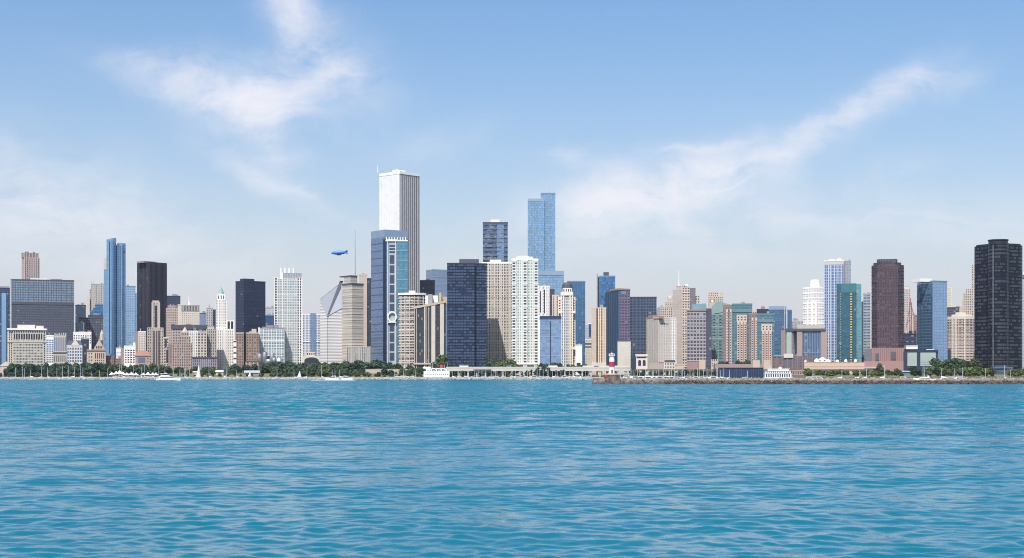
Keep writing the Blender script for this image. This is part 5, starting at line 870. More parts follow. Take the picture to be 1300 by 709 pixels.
box('door', M('door_brown', (.15, .1, .08)), t, -.4, .4, -1.36, -1.1, hz(475) + .1, hz(475) + 2); box('red_marker', lr, t, -3.3, -2.5, -3.55, -3.3, hz(479), hz(477.6))

# ------------------------------------------------------------------ elevated road, rail line, low walls
def deck(name, label, cat, l, r, D, top, thick, base, mat, pmat, n, depth=12, rail=True):
    t = empty(name, ((l - CX) / FPX * D, D, 0)); tag(t, label, cat); z = lambda py: CH + (HY - py) * D / FPX; Wd = (r - l) / FPX * D
    box('deck', mat, t, 0, Wd, 0, depth, z(top + thick), z(top))
    if rail: box('parapet', M('parapet_white', (.6, .58, .54)), t, 0, Wd, -.35, .1, z(top) - .2, z(top) + .9)
    for i in range(n): q = Wd * (i + .5) / n; box('column', pmat, t, q - .8, q + .8, 1, 3, 0, z(top + thick)); box('cross_beam', pmat, t, q - 1.4, q + 1.4, .5, depth - .5, z(top + thick) - 1.1, z(top + thick))
    return t
vd = deck('elevated_road', 'pale elevated road on columns, between the dark cluster tower and the lighthouse', 'bridge', 566, 812, 1664, 467, 4.2, 478, M('deck_pale', (.56, .53, .47)), M('column_pale', (.5, .48, .44)), 22)
z = lambda py: CH + (HY - py) * 1664 / FPX
box('sign_panel', slate, vd, (601 - 566) / FPX * 1664, (624 - 566) / FPX * 1664, -.6, -.35, z(471.2), z(469.2)); box('upper_ramp', M('deck_pale', (.56, .53, .47)), vd, (740 - 566) / FPX * 1664, (812 - 566) / FPX * 1664, 6, 12, z(466), z(464.4))
deck('elevated_line', 'long dark elevated rail line behind the harbor trees, right of the lighthouse', 'bridge', 806, 1108, 1500, 469, 2.0, 478, M('deck_dark', (.13, .12, .13)), M('column_dark', (.2, .19, .2)), 34, 10, False)
def low(name, label, cat, l, r, top, bot, D, mat, dp=5):
    t = empty(name, ((l - CX) / FPX * D, D, 0)); tag(t, label, cat); z = lambda py: CH + (HY - py) * D / FPX; Wd = (r - l) / FPX * D; t['w'] = Wd
    box('wall', mat, t, 0, Wd, 0, dp, min(z(bot), z(top) - 1), z(top)); return t, z, Wd
t, z, Wd = low('retaining_wall', 'long low tan retaining wall between the bushes at the middle of the park', 'wall', 464, 533, 469.4, 478, 1715, M('tan_wall', (.46, .39, .31))); box('coping', cream, t, -.3, Wd + .3, -.3, 1, z(469.4), z(468.8))
t, z, Wd = low('park_kiosk', 'small white roofed park kiosk on the lawn under the ornate rosy tower', 'kiosk', 246, 252, 473, 479, 1690, M('kiosk_wall', (.55, .5, .44))); box('roof', WHITE, t, -1, Wd + 1, -1, 6, z(473), z(471.6))
t, z, Wd = low('park_pavilion', 'white open pavilion with a broad bluish roof on the lawn, left of the bandshell', 'pavilion', 311, 329, 473.5, 479, 1690, M('shade_wall', (.25, .25, .26))); box('roof', M('pale_blue_roof', (.55, .58, .66)), t, -1, Wd + 1, -1, 6, z(473.5), z(470.6))
t, z, Wd = low('refreshment_stand', 'pale flat park stand with a white awning on the lawn, right of the tent row', 'kiosk', 274, 283, 472.6, 478.4, 1690, M('stand_wall', (.55, .5, .42))); box('awning', WHITE, t, -.8, Wd + .8, -1, 5, z(472.6), z(470.2))
t, z, Wd = low('bath_house', 'low tan building with a white gabled front at the far left edge of the trees', 'building', 0, 15, 465, 478, 1640 + 100, tan, 10); loft('gable_roof', [[(-1, -.6, z(465)), (Wd + 1, -.6, z(465)), (Wd * .5, -.6, z(459.4))], [(-1, 9, z(465)), (Wd + 1, 9, z(465)), (Wd * .5, 9, z(459.4))]], M('pale_gable', (.6, .52, .44)), t)
t, z, Wd = low('navy_shed', 'long low dark navy glazed shed behind the inner wall, left of the white ferry', 'building', 913.6, 969, 467.4, 480, 1340, navy, 10); box('flat_roof', M('shed_roof', (.12, .11, .13)), t, -.4, Wd + .4, -.6, 11, z(467.4), z(466.8))
for i in range(19): box('mullion', M('shed_mullion', (.07, .1, .2), .4), t, Wd * i / 18 - .15, Wd * i / 18 + .15, -.25, 0, z(480), z(467.6))
t, z, Wd = low('terrace_block', 'mauve terrace with red brick front above the long navy shed', 'building', 908, 976, 462.5, 470, 1600, M('terrace_rose', (.34, .24, .23)), 14); box('tan_pier', tan, t, Wd * .70, Wd * .83, -1, 5, z(470), z(457.6)); box('tan_pier', tan, t, Wd * .9, Wd * 1.03, -1, 5, z(470), z(457.6))
t, z, Wd = low('quay_building', 'low pinkish quay building under the dark elevated line, right of the white ferry', 'building', 1006, 1024, 471, 477.5, 1420, M('quay_pink', (.42, .28, .26)), 8); box('roof', conc, t, -.5, Wd + .5, -.5, 8, z(471), z(470.4)); 
for i in range(6): box('window', pane, t, Wd * (i + .3) / 6, Wd * (i + .7) / 6, -.1, .2, z(475), z(473))
t, z, Wd = low('harbor_office', 'dark flat roofed harbor hut on a blue post base, before the black lobed tower', 'building', 1263, 1283, 468, 477, 1420, M('hut_dark', (.05, .08, .12)), 8); box('flat_roof', M('hut_roof', (.08, .14, .2)), t, -2.2, Wd + 2.2, -1, 9, z(468), z(466.2)); box('upper_storey', M('hut_dark', (.05, .08, .12)), t, 1, Wd - 3, 1, 7, z(466.2), z(464.4))
for i in range(5): box('window', blupane, t, Wd * (i + .2) / 5, Wd * (i + .8) / 5, -.1, .2, z(473), z(470))
t, z, Wd = low('boat_shed', 'small bluish boat shed at the waterside below the faceted blue tower', 'building', 1146, 1158, 472, 478.4, 1400, M('shed_blue', (.14, .2, .3)), 8); box('flat_roof', WHITE, t, -1, Wd + 1, -1, 9, z(472), z(471.2))

# ------------------------------------------------------------------ trees
def crown_mesh(name, mat, h, w, seed, nq=720):
    rr = random.Random(seed); vs, fs = [], []
    lumps = []
    for _ in range(11):
        a = rr.uniform(0, 6.28); rd = rr.uniform(0, .62) * w / 2; zc = h * rr.uniform(.24, .86); k = 1 - abs(zc / h - .55) * .9
        lumps.append((rd * math.cos(a) * k, rd * math.sin(a) * k, zc, w * rr.uniform(.17, .27)))
    lumps += [(0, 0, h * .6, w * .3), (0, 0, h * .83, w * .19)]
    for i in range(nq):
        cx, cy, cz, cr = lumps[rr.randrange(len(lumps))]
        d = Vector((rr.gauss(0, 1), rr.gauss(0, 1), rr.gauss(0, 1))).normalized(); p = Vector((cx, cy, cz)) + d * cr * rr.uniform(.55, 1.08) * (1, 1, .85)[0]
        nrm = (d + Vector((rr.gauss(0, .5), rr.gauss(0, .5), rr.gauss(0, .5) + .3))).normalized(); q = nrm.to_track_quat('Z', 'Y').to_matrix() @ Matrix.Rotation(rr.uniform(0, 6.28), 3, 'Z'); s = w * rr.uniform(.035, .085)
        k = len(vs)
        for a in ((-s, -s * .7, 0), (s, -s * .6, .1 * s), (s * .8, s * .7, 0), (-s * .9, s * .6, -.1 * s)): vs.append(p + q @ Vector(a))
        fs.append((k, k + 1, k + 2, k + 3))
    me = mesh_from(name, vs, fs); me.materials.append(mat); return me
def leafmat(name, c):
    m, N, L, b = nodes(name); oi = N.new('ShaderNodeObjectInfo'); g = N.new('ShaderNodeNewGeometry'); t = N.new('ShaderNodeTexNoise'); t.inputs['Scale'].default_value = .5; L.new(g.outputs['Position'], t.inputs['Vector'])
    a = N.new('ShaderNodeMath'); a.operation = 'MULTIPLY_ADD'; L.new(oi.outputs['Random'], a.inputs[0]); a.inputs[1].default_value = .7; L.new(t.outputs['Fac'], a.inputs[2])
    s = N.new('ShaderNodeVectorMath'); s.operation = 'SCALE'; s.inputs[0].default_value = c; L.new(a.outputs[0], s.inputs['Scale']); L.new(s.outputs[0], b.inputs['Base Color']); b.inputs['Roughness'].default_value = .7
    tr = N.new('ShaderNodeBsdfTranslucent'); L.new(s.outputs[0], tr.inputs[0]); mx = N.new('ShaderNodeMixShader'); mx.inputs[0].default_value = .25; L.new(b.outputs[0], mx.inputs[1]); L.new(tr.outputs[0], mx.inputs[2]); L.new(mx.outputs[0], N['Material Output'].inputs[0]); return m
LEAF = {'dark': leafmat('dark_leaves', (.048, .095, .05)), 'mid': leafmat('green_leaves', (.1, .145, .055)), 'light': leafmat('yellow_green_leaves', (.15, .19, .06)), 'conifer': leafmat('conifer_leaves', (.04, .08, .06))}
bark = M('bark', (.1, .08, .06), .95)
CR = {}
for kx in LEAF:
    CR[kx] = [crown_mesh('crown_' + kx, LEAF[kx], 10, 9.5 if kx != 'conifer' else 5, 31 + i * 7 + len(kx)) for i in range(5)]
tv = loft('trunk_model', [circ(.42, 0, 8), circ(.28, 2.5, 8), circ(.2, 5.5, 8), circ(.06, 8, 8)], bark); TRUNK = tv.data; bpy.data.objects.remove(tv)
lv = loft('limb_model', [circ(.16, 0, 6), circ(.11, 1.8, 6, .9), circ(.03, 3.6, 6, 2.1)], bark); LIMB = lv.data; bpy.data.objects.remove(lv)
def tree(px, top, D, kind, label, group, wide=1.0, z0=None):
    zg = max(2.2, min(GZ, 2.2 + (D - shore_y((px - CX) / FPX * D)) * .04)) if z0 is None else z0
    h = CH + (HY - top) * D / FPX - zg; h = max(h, 2.5); s = h / 9.6
    t = empty('tree' if kind != 'conifer' else 'conifer_tree', ((px - CX) / FPX * D, D, zg), R.uniform(0, 6.28)); tag(t, label, 'tree', group)
    ws = s * wide
    c = link('crown', R.choice(CR[kind]), None, t); c.scale = (ws, ws, s * R.uniform(.95, 1.05)); k = link('trunk', TRUNK, None, t); k.scale = (s, s, s)
    if h > 6:
        for i in range(2): link('limb', LIMB, None, k, (0, 0, 3.2), R.uniform(0, 6.28))
def grove(l, r, n, tops, Ds, kind, label, group, wide=(1.0, 1.35), z0=None):
    for i in range(n):
        tree(l + (r - l) * (i + R.uniform(.1, .9)) / n, R.uniform(*tops), R.uniform(*Ds), kind if isinstance(kind, str) else R.choice(kind), label, group, R.uniform(*wide), z0)
grove(14, 136, 22, (461.5, 464.5), (1705, 1760), 'dark', 'leafy dark tree in the dense back row below the cream hotel', 'dense dark trees below the cream hotel')
grove(2, 136, 18, (464.5, 470), (1668, 1695), 'dark', 'lower dark tree in the front row behind the leftmost moored masts', 'front row of dark trees at the left', (1.1, 1.5))
grove(134, 172, 9, (463, 467), (1690, 1730), ('mid', 'dark'), 'fresh green tree below the white banded building and the red roofed hall', 'green trees below the red roofed hall')
grove(170, 216, 10, (463, 467.5), (1680, 1730), ('mid', 'dark'), 'mixed green tree below the slim art deco tower, behind the white tents', 'trees below the art deco tower')
grove(214, 275, 12, (465, 470), (1700, 1740), ('dark', 'mid'), 'park tree at the back of the lawn below the ornate rosy tower', 'trees behind the lawn')
grove(258, 300, 6, (467, 471), (1690, 1705), ('mid', 'dark'), 'round green tree on the lawn below the white terracotta tower', 'round trees on the lawn')
grove(298, 346, 10, (463.5, 467), (1722, 1750), 'dark', 'dark tree in the line behind the bluish roofed pavilion', 'dark trees behind the pavilion', (1.1, 1.5))
grove(340, 436, 18, (459.5, 463.5), (1715, 1765), 'dark', 'tall dark tree at the back of the wood below the white framed and diamond towers', 'back of the park wood')
grove(345, 438, 16, (463.5, 470), (1668, 1700), ('mid', 'mid', 'dark'), 'leafy green tree at the front edge of the wood below the diamond tower', 'front of the park wood', (1.1, 1.5))
grove(436, 486, 9, (459.5, 463), (1730, 1765), 'dark', 'dark tree on the bank above the tan retaining wall', 'trees above the retaining wall', (1.2, 1.6))
grove(484, 535, 7, (462, 466), (1730, 1760), ('dark', 'mid'), 'dark tree at the foot of the teal and the round cream tower', 'trees at the foot of the teal tower', (1.1, 1.5))
grove(424, 470, 8, (468, 473), (1670, 1700), ('mid', 'dark'), 'rounded bush on the dry lawn left of the tan retaining wall', 'bushes left of the retaining wall', (1.2, 1.6))
grove(484, 540, 13, (467.5, 472.5), (1672, 1705), ('mid', 'dark'), 'rounded bush before the tan retaining wall, left of the white ship', 'bushes before the retaining wall', (1.2, 1.7))
tree(561, 452, 1690, 'mid', 'tall fresh green tree standing over the white ship, the larger of two', None, 1.05); tree(552, 459, 1680, 'mid', 'smaller green tree between the white ship and the striped tower', None, 1.15)
grove(578, 600, 3, (463, 465), (1690, 1700), 'dark', 'low dark tree at the foot of the dark cluster tower', 'low trees by the cluster tower', (1.3, 1.8))
grove(620, 654, 6, (455, 461), (1682, 1700), ('mid', 'dark'), 'green tree at the foot of the beige slab, over the elevated road', 'trees before the beige slab')
grove(684, 748, 8, (461.5, 464.5), (1684, 1700), 'dark', 'small tree peeping over the elevated road near the blue midrise', 'small trees over the elevated road', (1.1, 1.5))
for px, tp in ((690, 461), (683, 466), (697, 466)): tree(px, tp, 1655, 'conifer', 'pointed dark conifer before the elevated road, below the blue midrise', 'conifers before the elevated road', 1.2)
grove(660, 720, 10, (468, 472), (1654, 1660), ('dark', 'conifer'), 'low dark tree among the masts below the elevated road', 'low trees among the masts')
grove(570, 660, 8, (470.5, 473), (1654, 1662), 'dark', 'shaded shrub under the elevated road behind the moored boats', 'shrubs under the elevated road', (1.2, 1.7))
grove(800, 906, 20, (469.5, 473), (1376, 1410), ('mid', 'dark', 'mid'), 'low green tree behind the harbor masts, left of the navy shed', 'low trees left of the navy shed', (1.2, 1.7))
grove(914, 924, 3, (459, 461.5), (1620, 1630), 'dark', 'bushy roof terrace tree before the taller red bay tower', 'terrace trees by the taller bay tower', (1.0, 1.3), 12)
grove(936, 953, 5, (457.5, 461), (1620, 1630), 'dark', 'bushy roof terrace tree between the two red bay towers', 'terrace trees between the bay towers', (1.0, 1.3), 12)
grove(906, 916, 3, (469, 472), (1376, 1390), 'dark', 'dark shrub at the left end of the long navy shed', 'shrubs by the navy shed', (1.1, 1.4))
grove(1022, 1108, 16, (468.5, 473), (1376, 1410), ('light', 'mid', 'light'), 'yellowish green tree before the tan shopping hall', 'yellowish trees before the shopping hall', (1.2, 1.7))
tree(1117, 463.5, 1390, 'dark', 'single taller dark tree before the pink granite podium', None, .95)
grove(1106, 1150, 8, (468, 473), (1374, 1400), ('light', 'mid'), 'yellow green tree along the pink granite podium', 'trees along the granite podium', (1.1, 1.5))
grove(1154, 1192, 8, (464.5, 470), (1380, 1420), ('mid', 'dark'), 'green tree before the low hall with pale green panes', 'trees before the glass hall', (1.0, 1.4))
grove(1188, 1243, 11, (455.5, 461), (1440, 1480), ('dark', 'mid'), 'large dark tree massed below the round beige hotel', 'large trees below the round hotel', (1.0, 1.3))
grove(1190, 1262, 14, (467, 472), (1376, 1400), ('light', 'mid'), 'bright green tree at the waterside below the round beige hotel', 'bright trees below the round hotel', (1.2, 1.6))
grove(1278, 1304, 6, (466, 471), (1376, 1400), ('light', 'mid'), 'bright green tree right of the dark harbor hut', 'bright trees right of the harbor hut', (1.2, 1.6))

grove(0, 138, 34, (472, 475.5), (1653, 1662), ('dark', 'dark', 'mid'), 'low dark shrub at the waterline under the leftmost trees, behind the moored masts', 'waterline shrubs at the left', (1.3, 2.0))
grove(206, 346, 18, (473.5, 476.5), (1653, 1668), ('mid', 'dark', 'light'), 'small shrub on the pale lawn between the motor yacht and the park pavilion', 'shrubs on the lawn', (1.2, 1.8))
grove(346, 440, 20, (470, 474), (1653, 1662), ('mid', 'dark'), 'low green shrub at the waterline before the park wood', 'waterline shrubs before the wood', (1.3, 1.9))
grove(440, 545, 16, (473, 476.5), (1653, 1662), ('mid', 'dark', 'light'), 'small shrub along the waterline between the cabin cruisers and the white ship', 'waterline shrubs by the ship', (1.3, 1.9))
# ------------------------------------------------------------------ boats
HULLW = M('hull_white', (.78, .78, .78), .35, 0, .05); HULLB = M('hull_navy', (.03, .05, .12), .3, 0, .1); SAILC = M('sail_cover_blue', (.06, .12, .3), .8); CANV = M('sail_white', (.85, .85, .83), .8, 0, .03); MASTM = M('mast_alloy', (.66, .67, .7), .35, .4, .04)
def hull_mesh(name, Lh, Bm, H, mat, sheer=.25, n=9):
    rings = []
    for i in range(n):
        t = i / (n - 1); x = -Lh / 2 + Lh * t; wv = Bm / 2 * (.78 + .22 * math.sin(t * math.pi * .8)) * (1 - max(0, (t - .45) / .55) ** 2.2 * .97); hh = H * (1 + sheer * t * t); ov = (t - .5) * H * .5
        rings.append([(x, -wv * .55, -.4), (x + ov * .3, -wv * .92, H * .35), (x + ov * .6, -wv, hh), (x + ov * .6, wv, hh), (x + ov * .3, wv * .92, H * .35), (x, wv * .55, -.4)])
    o = loft(name, rings, mat); me = o.data; bpy.data.objects.remove(o); return me
def keep(o): me = o.data; bpy.data.objects.remove(o); return me
SB = {}
SB['hull'] = [hull_mesh('sail_hull', 10, 3, 1.1, m) for m in (HULLW, HULLW, HULLB)]
SB['mast'] = keep(loft('mast', [circ(.2, 1, 8), circ(.13, 14, 8)], MASTM)); SB['boom'] = keep(loft('boom', [[(-4.2, a, 2.1 + c) for a, c in ((-.12, -.12), (.12, -.12), (.12, .12), (-.12, .12))], [(0, a, 2.2 + c) for a, c in ((-.12, -.12), (.12, -.12), (.12, .12), (-.12, .12))]], MASTM))
def cover(mat): return keep(loft('sail_cover', [[(-4.2, a, 2.25 + c) for a, c in ((-.1, 0), (.1, 0), (.06, .15), (-.06, .15))], [(-.1, a, 2.35 + c) for a, c in ((-.22, 0), (.22, 0), (.1, .75), (-.1, .75))]], mat))
SB['cover'] = [cover(CANV), cover(SAILC)]
SB['cabin'] = keep(loft('cabin', [[(-1.6, -.9, 1.1), (2.2, -.6, 1.2), (2.2, .6, 1.2), (-1.6, .9, 1.1)], [(-1.4, -.7, 1.75), (1.5, -.45, 1.65), (1.5, .45, 1.65), (-1.4, .7, 1.75)]], HULLW))
def sailboat(px, D, mtop, label, group, rz=None):
    t = empty('sailboat', ((px - CX) / FPX * D, D, 0), R.choice((0, math.pi)) + R.uniform(-.5, .5) if rz is None else rz); tag(t, label, 'sailboat', group); s = R.uniform(.8, 1.1)
    h = link('hull', R.choice(SB['hull']), None, t); h.scale = (s, s, s); m = link('mast', SB['mast'], None, t, (.6, 0, 0)); zt = CH + (HY - mtop) * D / FPX; m.scale = (1.1, 1.1, zt / 14)
    for nm, me in (('boom', SB['boom']), ('sail_cover', R.choice(SB['cover'])), ('cabin', SB['cabin'])): o = link(nm, me, None, t, (.6 if nm != 'cabin' else 0, 0, 0)); o.scale = (s, s, s)
    return t
ML = 'sailboat with a bare mast behind the harbor wall, '
for px, tp in ((4, 464.5), (19, 467), (28, 466), (32, 467.5), (39, 469), (52, 466), (61, 466.5), (73, 467), (80, 465), (86, 464.6), (94, 466), (103, 464), (106, 467), (115, 471), (127, 470)): sailboat(px, R.uniform(1530, 1620), tp, ML + 'before the dense dark trees', 'moored sailboats at the dark trees')
for px, tp in ((137, 468), (151, 463), (155, 463), (170, 465.5), (179, 466), (184, 463), (201, 462.5), (220, 466), (229, 469), (235, 468), (240, 465)): sailboat(px, R.uniform(1530, 1620), tp, ML + 'between the tents and the motor yacht', 'moored sailboats by the tents')
for px, tp in ((266, 464), (285, 464), (288, 466), (301, 470), (328, 464), (351, 469), (374, 469), (389, 468), (409, 464), (421, 469), (426, 467), (432, 469)): sailboat(px, R.uniform(1530, 1620), tp, ML + 'along the lawn and the park wood', 'moored sailboats along the lawn')
for px, tp in ((500, 469), (513, 470), (527, 470), (545, 463)): sailboat(px, R.uniform(1530, 1620), tp, ML + 'left of the white ship', 'moored sailboats left of the ship')
for i in range(34): sailboat(576 + i * 5.2 + R.uniform(-2, 2), R.uniform(1525, 1625), R.uniform(465.5, 471), ML + 'packed under the elevated road', 'packed sailboats under the elevated road')
for i in range(30): sailboat(788 + i * 4.4 + R.uniform(-1.8, 1.8), R.uniform(1160, 1320), R.uniform(465, 471.5), 'sailboat with a bare mast moored behind the rusty breakwater, left of the navy shed', 'sailboats behind the breakwater')
for px, tp in ((919, 468), (925, 470), (948, 471), (1033, 469), (1068, 467), (1090, 470), (1099, 466), (1122, 464), (1171, 463), (1175, 466), (1196, 468), (1213, 469), (1223, 467), (1250, 468), (1276, 464), (1284, 470)): sailboat(px, R.uniform(1080, 1260), tp, 'sailboat with a bare mast behind the grey inner wall, right of the navy shed', 'sailboats behind the inner wall')
def sailing(px, D, top, label, wpx):
    t = sailboat(px, D, top, label, None, .3); h = CH + (HY - top) * D / FPX; w = wpx / FPX * D
    link('mainsail', mesh_from('mainsail', [(.5, -.05, 1.8), (-w * .75, -.05, 2.0), (.5, -.05, h), (.5, .06, 1.8), (-w * .75, .3, 2.0), (.5, .06, h)], [(0, 1, 2), (5, 4, 3), (0, 3, 4, 1), (1, 4, 5, 2), (2, 5, 3, 0)]), CANV, t); link('jib', mesh_from('jib', [(1, 0, 1.4), (w * .6, 0, 1.4), (.9, 0, h * .9), (1, .07, 1.4), (w * .6, .1, 1.4), (.9, .07, h * .9)], [(0, 1, 2), (5, 4, 3), (0, 3, 4, 1), (1, 4, 5, 2), (2, 5, 3, 0)]), CANV, t)
sailing(252, 1510, 463, 'tallest white sail, hoisted on a boat before the lawn right of the motor yacht', 4); sailing(317, 1520, 472, 'small white sailed boat before the bluish roofed pavilion', 4); sailing(380, 1520, 471, 'small white sailed boat before the park wood, left of the diamond tower', 4)
# motor boats moored among the masts
mh = [hull_mesh('motor_hull', 11, 3.6, 1.6, HULLW), hull_mesh('motor_hull', 8, 2.8, 1.2, HULLW)]
mc = keep(loft('motor_cabin', [[(-3, -1.3, 1.5), (2.2, -1.1, 1.6), (2.2, 1.1, 1.6), (-3, 1.3, 1.5)], [(-2.7, -1.1, 3.1), (.8, -.9, 3.1), (.8, .9, 3.1), (-2.7, 1.1, 3.1)]], HULLW)); mwin = keep(loft('cabin_window', [[(-2.6, -1.36, 2.1), (1.2, -1.16, 2.1), (1.2, 1.16, 2.1), (-2.6, 1.36, 2.1)], [(-2.5, -1.28, 2.75), (.9, -1.08, 2.75), (.9, 1.08, 2.75), (-2.5, 1.28, 2.75)]], pane))
def motorboat(px, D, label, group, s=1.0):
    t = empty('motorboat', ((px - CX) / FPX * D, D, 0), R.choice((0, math.pi)) + R.uniform(-.4, .4)); tag(t, label, 'motorboat', group)
    for nm, me in (('hull', R.choice(mh)), ('cabin', mc)): o = link(nm, me, None, t); o.scale = (s, s, s)
    link('cabin_window', mwin, None, o)
for px in (145, 152, 160, 167, 178, 186, 193): motorboat(px, R.uniform(1505, 1540), 'small white motorboat moored in front of the white tents', 'motorboats by the tents', R.uniform(.9, 1.2))
for i in range(18): motorboat(582 + i * 9.6 + R.uniform(-3, 3), R.uniform(1505, 1550), 'small white motorboat in the packed row under the elevated road', 'motorboats under the elevated road', R.uniform(.9, 1.25))
for i in range(20): motorboat(794 + i * 6.4 + R.uniform(-2, 2), R.uniform(1040, 1150), 'small white motorboat behind the rusty breakwater, near the lighthouse', 'motorboats behind the breakwater', R.uniform(.9, 1.25))
for px in (503, 508, 516, 524): motorboat(px, 1510, 'small white motorboat left of the white ship with the red funnel', 'motorboats left of the ship', 1)
for px in (1026, 1034, 1041, 1148, 1206, 1216): motorboat(px, 1060, 'small white motorboat at the grey inner wall, right of the white ferry', 'motorboats at the inner wall', 1)
# tents
tent = [keep(loft('canvas', [[(-3, -3, 2.3), (3, -3, 2.3), (3, 3, 2.3), (-3, 3, 2.3)], [(-1.2, -1.2, 3.4), (1.2, -1.2, 3.4), (1.2, 1.2, 3.4), (-1.2, 1.2, 3.4)], [(-.12, -.12, 5), (.12, -.12, 5), (.12, .12, 5), (-.12, .12, 5)]], CANV))]
for i, px in enumerate((142, 147.5, 152, 156, 161, 167, 172.5, 182, 188, 194, 198)):
    s = (1.1, 1.3, 1.5, 1.2, 1, 1.15, 1, .95, 1.1, 1, 1)[i]; t = empty('party_tent', ((px - CX) / FPX * 1668, 1668, 2.4)); tag(t, 'white peaked party tent in the waterside row below the red roofed hall', 'tent', 'white tents on the quay'); c = link('canvas', tent[0], None, t); c.scale = (s, s, s)
    for a in (-2.8, 2.8):
        for d in (-2.8, 2.8): box('tent_pole', MASTM, t, a * s - .08, a * s + .08, d * s - .08, d * s + .08, 0, 2.4 * s)
# the two yachts, the ship and the ferry: hull, decks, windows built along local x
def yacht(name, label, px, D, Lw, py_top, spec, cat='yacht', rz=0.0, hull=HULLW, Hh=1.7, bm=4.6):
    t = empty(name, ((px - CX) / FPX * D, D, 0), rz); tag(t, label, cat); link('hull', hull_mesh('yacht_hull', Lw, bm, Hh, hull, .45, 11), None, t)
    return t
t = yacht('motor_yacht', 'large white motor yacht with a blue windowed cabin and flybridge, left before the park', 214, 1063, 17, 474, None)
box('boot_stripe', SAILC, t, -7.6, 4.6, -2.12, -1.9, .25, .5)
cb = loft('saloon', [[(-6.5, -2, 1.7), (4, -1.7, 1.9), (4, 1.7, 1.9), (-6.5, 2, 1.7)], [(-6.2, -1.8, 3.5), (2.2, -1.5, 3.5), (2.2, 1.5, 3.5), (-6.2, 1.8, 3.5)]], HULLW, t); loft('saloon_window', [[(-5.6, -2.03, 2.2), (3.6, -1.75, 2.3), (3.6, 1.75, 2.3), (-5.6, 2.03, 2.2)], [(-5.4, -1.92, 3.2), (2.6, -1.62, 3.2), (2.6, 1.62, 3.2), (-5.4, 1.92, 3.2)]], blupane, cb)
box('flybridge', HULLW, t, -5.4, .6, -1.6, 1.6, 3.5, 4.2); box('hard_top', HULLW, t, -5.6, -.4, -1.7, 1.7, 5.3, 5.55)
for x in (-5.2, -.8):
    for y in (-1.5, 1.5): box('top_post', MASTM, t, x - .08, x + .08, y - .08, y + .08, 4.2, 5.3)
loft('antenna', [circ(.08, 5.5, 6, -3, 0), circ(.03, 8, 6, -3, 0)], MASTM, t); loft('radar', [circ(.5, 5.55, 10, -2, 0), circ(.4, 5.9, 10, -2, 0)], HULLW, t)
for k, (px, lab) in enumerate(((422, 'white cabin cruiser with a raked windscreen, left of the pair before the banded tower'), (440, 'white cabin cruiser towing behind its twin, right of the pair before the banded tower'))):
    t = yacht('cabin_cruiser', lab, px, 1240, 11.5 if k == 0 else 9.5, 477, None, 'cabin cruiser', 0 if k else math.pi, HULLW, 1.5, 3.8)
    cb = loft('cabin', [[(-3.4, -1.5, 1.5), (2.6, -1.3, 1.6), (2.6, 1.3, 1.6), (-3.4, 1.5, 1.5)], [(-3.1, -1.3, 3), (.8, -1.1, 3), (.8, 1.1, 3), (-3.1, 1.3, 3)]], HULLW, t); loft('cabin_window', [[(-2.8, -1.52, 1.95), (2.0, -1.34, 2), (2.0, 1.34, 2), (-2.8, 1.52, 1.95)], [(-2.7, -1.42, 2.6), (1.4, -1.24, 2.6), (1.4, 1.24, 2.6), (-2.7, 1.42, 2.6)]], pane, cb); box('hard_top', HULLW, t, -3, .2, -1.3, 1.3, 3.6, 3.8)
    for x in (-2.8, 0): box('top_post', MASTM, t, x - .07, x + .07, -1.2, -1.06, 3, 3.6); box('top_post', MASTM, t, x - .07, x + .07, 1.06, 1.2, 3, 3.6)
foam = M('foam_white', (.8, .82, .83), .8, 0, .1, 2)
rr = random.Random(2); vs, fs = [], []
for _ in range(420):
    px = rr.uniform(396, 450); x, y = (px - CX) / FPX * 1240, 1240 - rr.uniform(-.5, 4); s = rr.uniform(.15, .5); k = len(vs); z = rr.uniform(.02, .3); vs += [(x - s * 1.6, y - s * .5, 0), (x + s * 1.6, y - s * .5, 0), (x + s, y + s * .5, z), (x - s, y + s * .5, z)]; fs.append((k, k + 1, k + 2, k + 3))
tag(link('wake_foam', mesh_from('wake_foam', vs, fs), foam), kind='stuff')
t = yacht('sport_boat', 'white cruiser with a low raked cabin lying behind the rusty breakwater below the glass hall', 1173.5, 800, 11.6, 477, None, 'motorboat', math.pi, HULLW, 1.9, 3.6)
cb = loft('cabin', [[(-3.2, -1.4, 1.9), (2.6, -1.2, 2), (2.6, 1.2, 2), (-3.2, 1.4, 1.9)], [(-2.4, -1.1, 3.1), (.6, -.9, 3.1), (.6, .9, 3.1), (-2.4, 1.1, 3.1)]], HULLW, t); loft('cabin_window', [[(-2.8, -1.38, 2.25), (2.1, -1.18, 2.3), (2.1, 1.18, 2.3), (-2.8, 1.38, 2.25)], [(-2.5, -1.26, 2.75), (1.3, -1.08, 2.75), (1.3, 1.08, 2.75), (-2.5, 1.26, 2.75)]], pane, cb); box('radar_arch', HULLW, t, -2.4, -1.8, -1.2, 1.2, 3.1, 3.9); loft('antenna', [circ(.05, 3.9, 6, -2, 0), circ(.02, 6, 6, -2, 0)], MASTM, t)
D = 1560; t = yacht('passenger_ship', 'white passenger ship with a red funnel and black lower hull, at the park quay', 553.5, D, 31, 463, None, 'ship', math.pi, HULLB, 2.2, 7)
z = lambda py: CH + (HY - py) * D / FPX
box('main_deck', HULLW, t, -14.5, 13, -3.2, 3.2, 2.0, z(471.5)); box('upper_deck', HULLW, t, -12, 10.5, -2.8, 2.8, z(471.5), z(468.2)); box('bridge_house', HULLW, t, 5.5, 13.6, -2.6, 2.6, z(468.2), z(466)); box('boat_deck', HULLW, t, -12.6, 8, -3.0, 3.0, z(468.2), z(468.2) + .3)
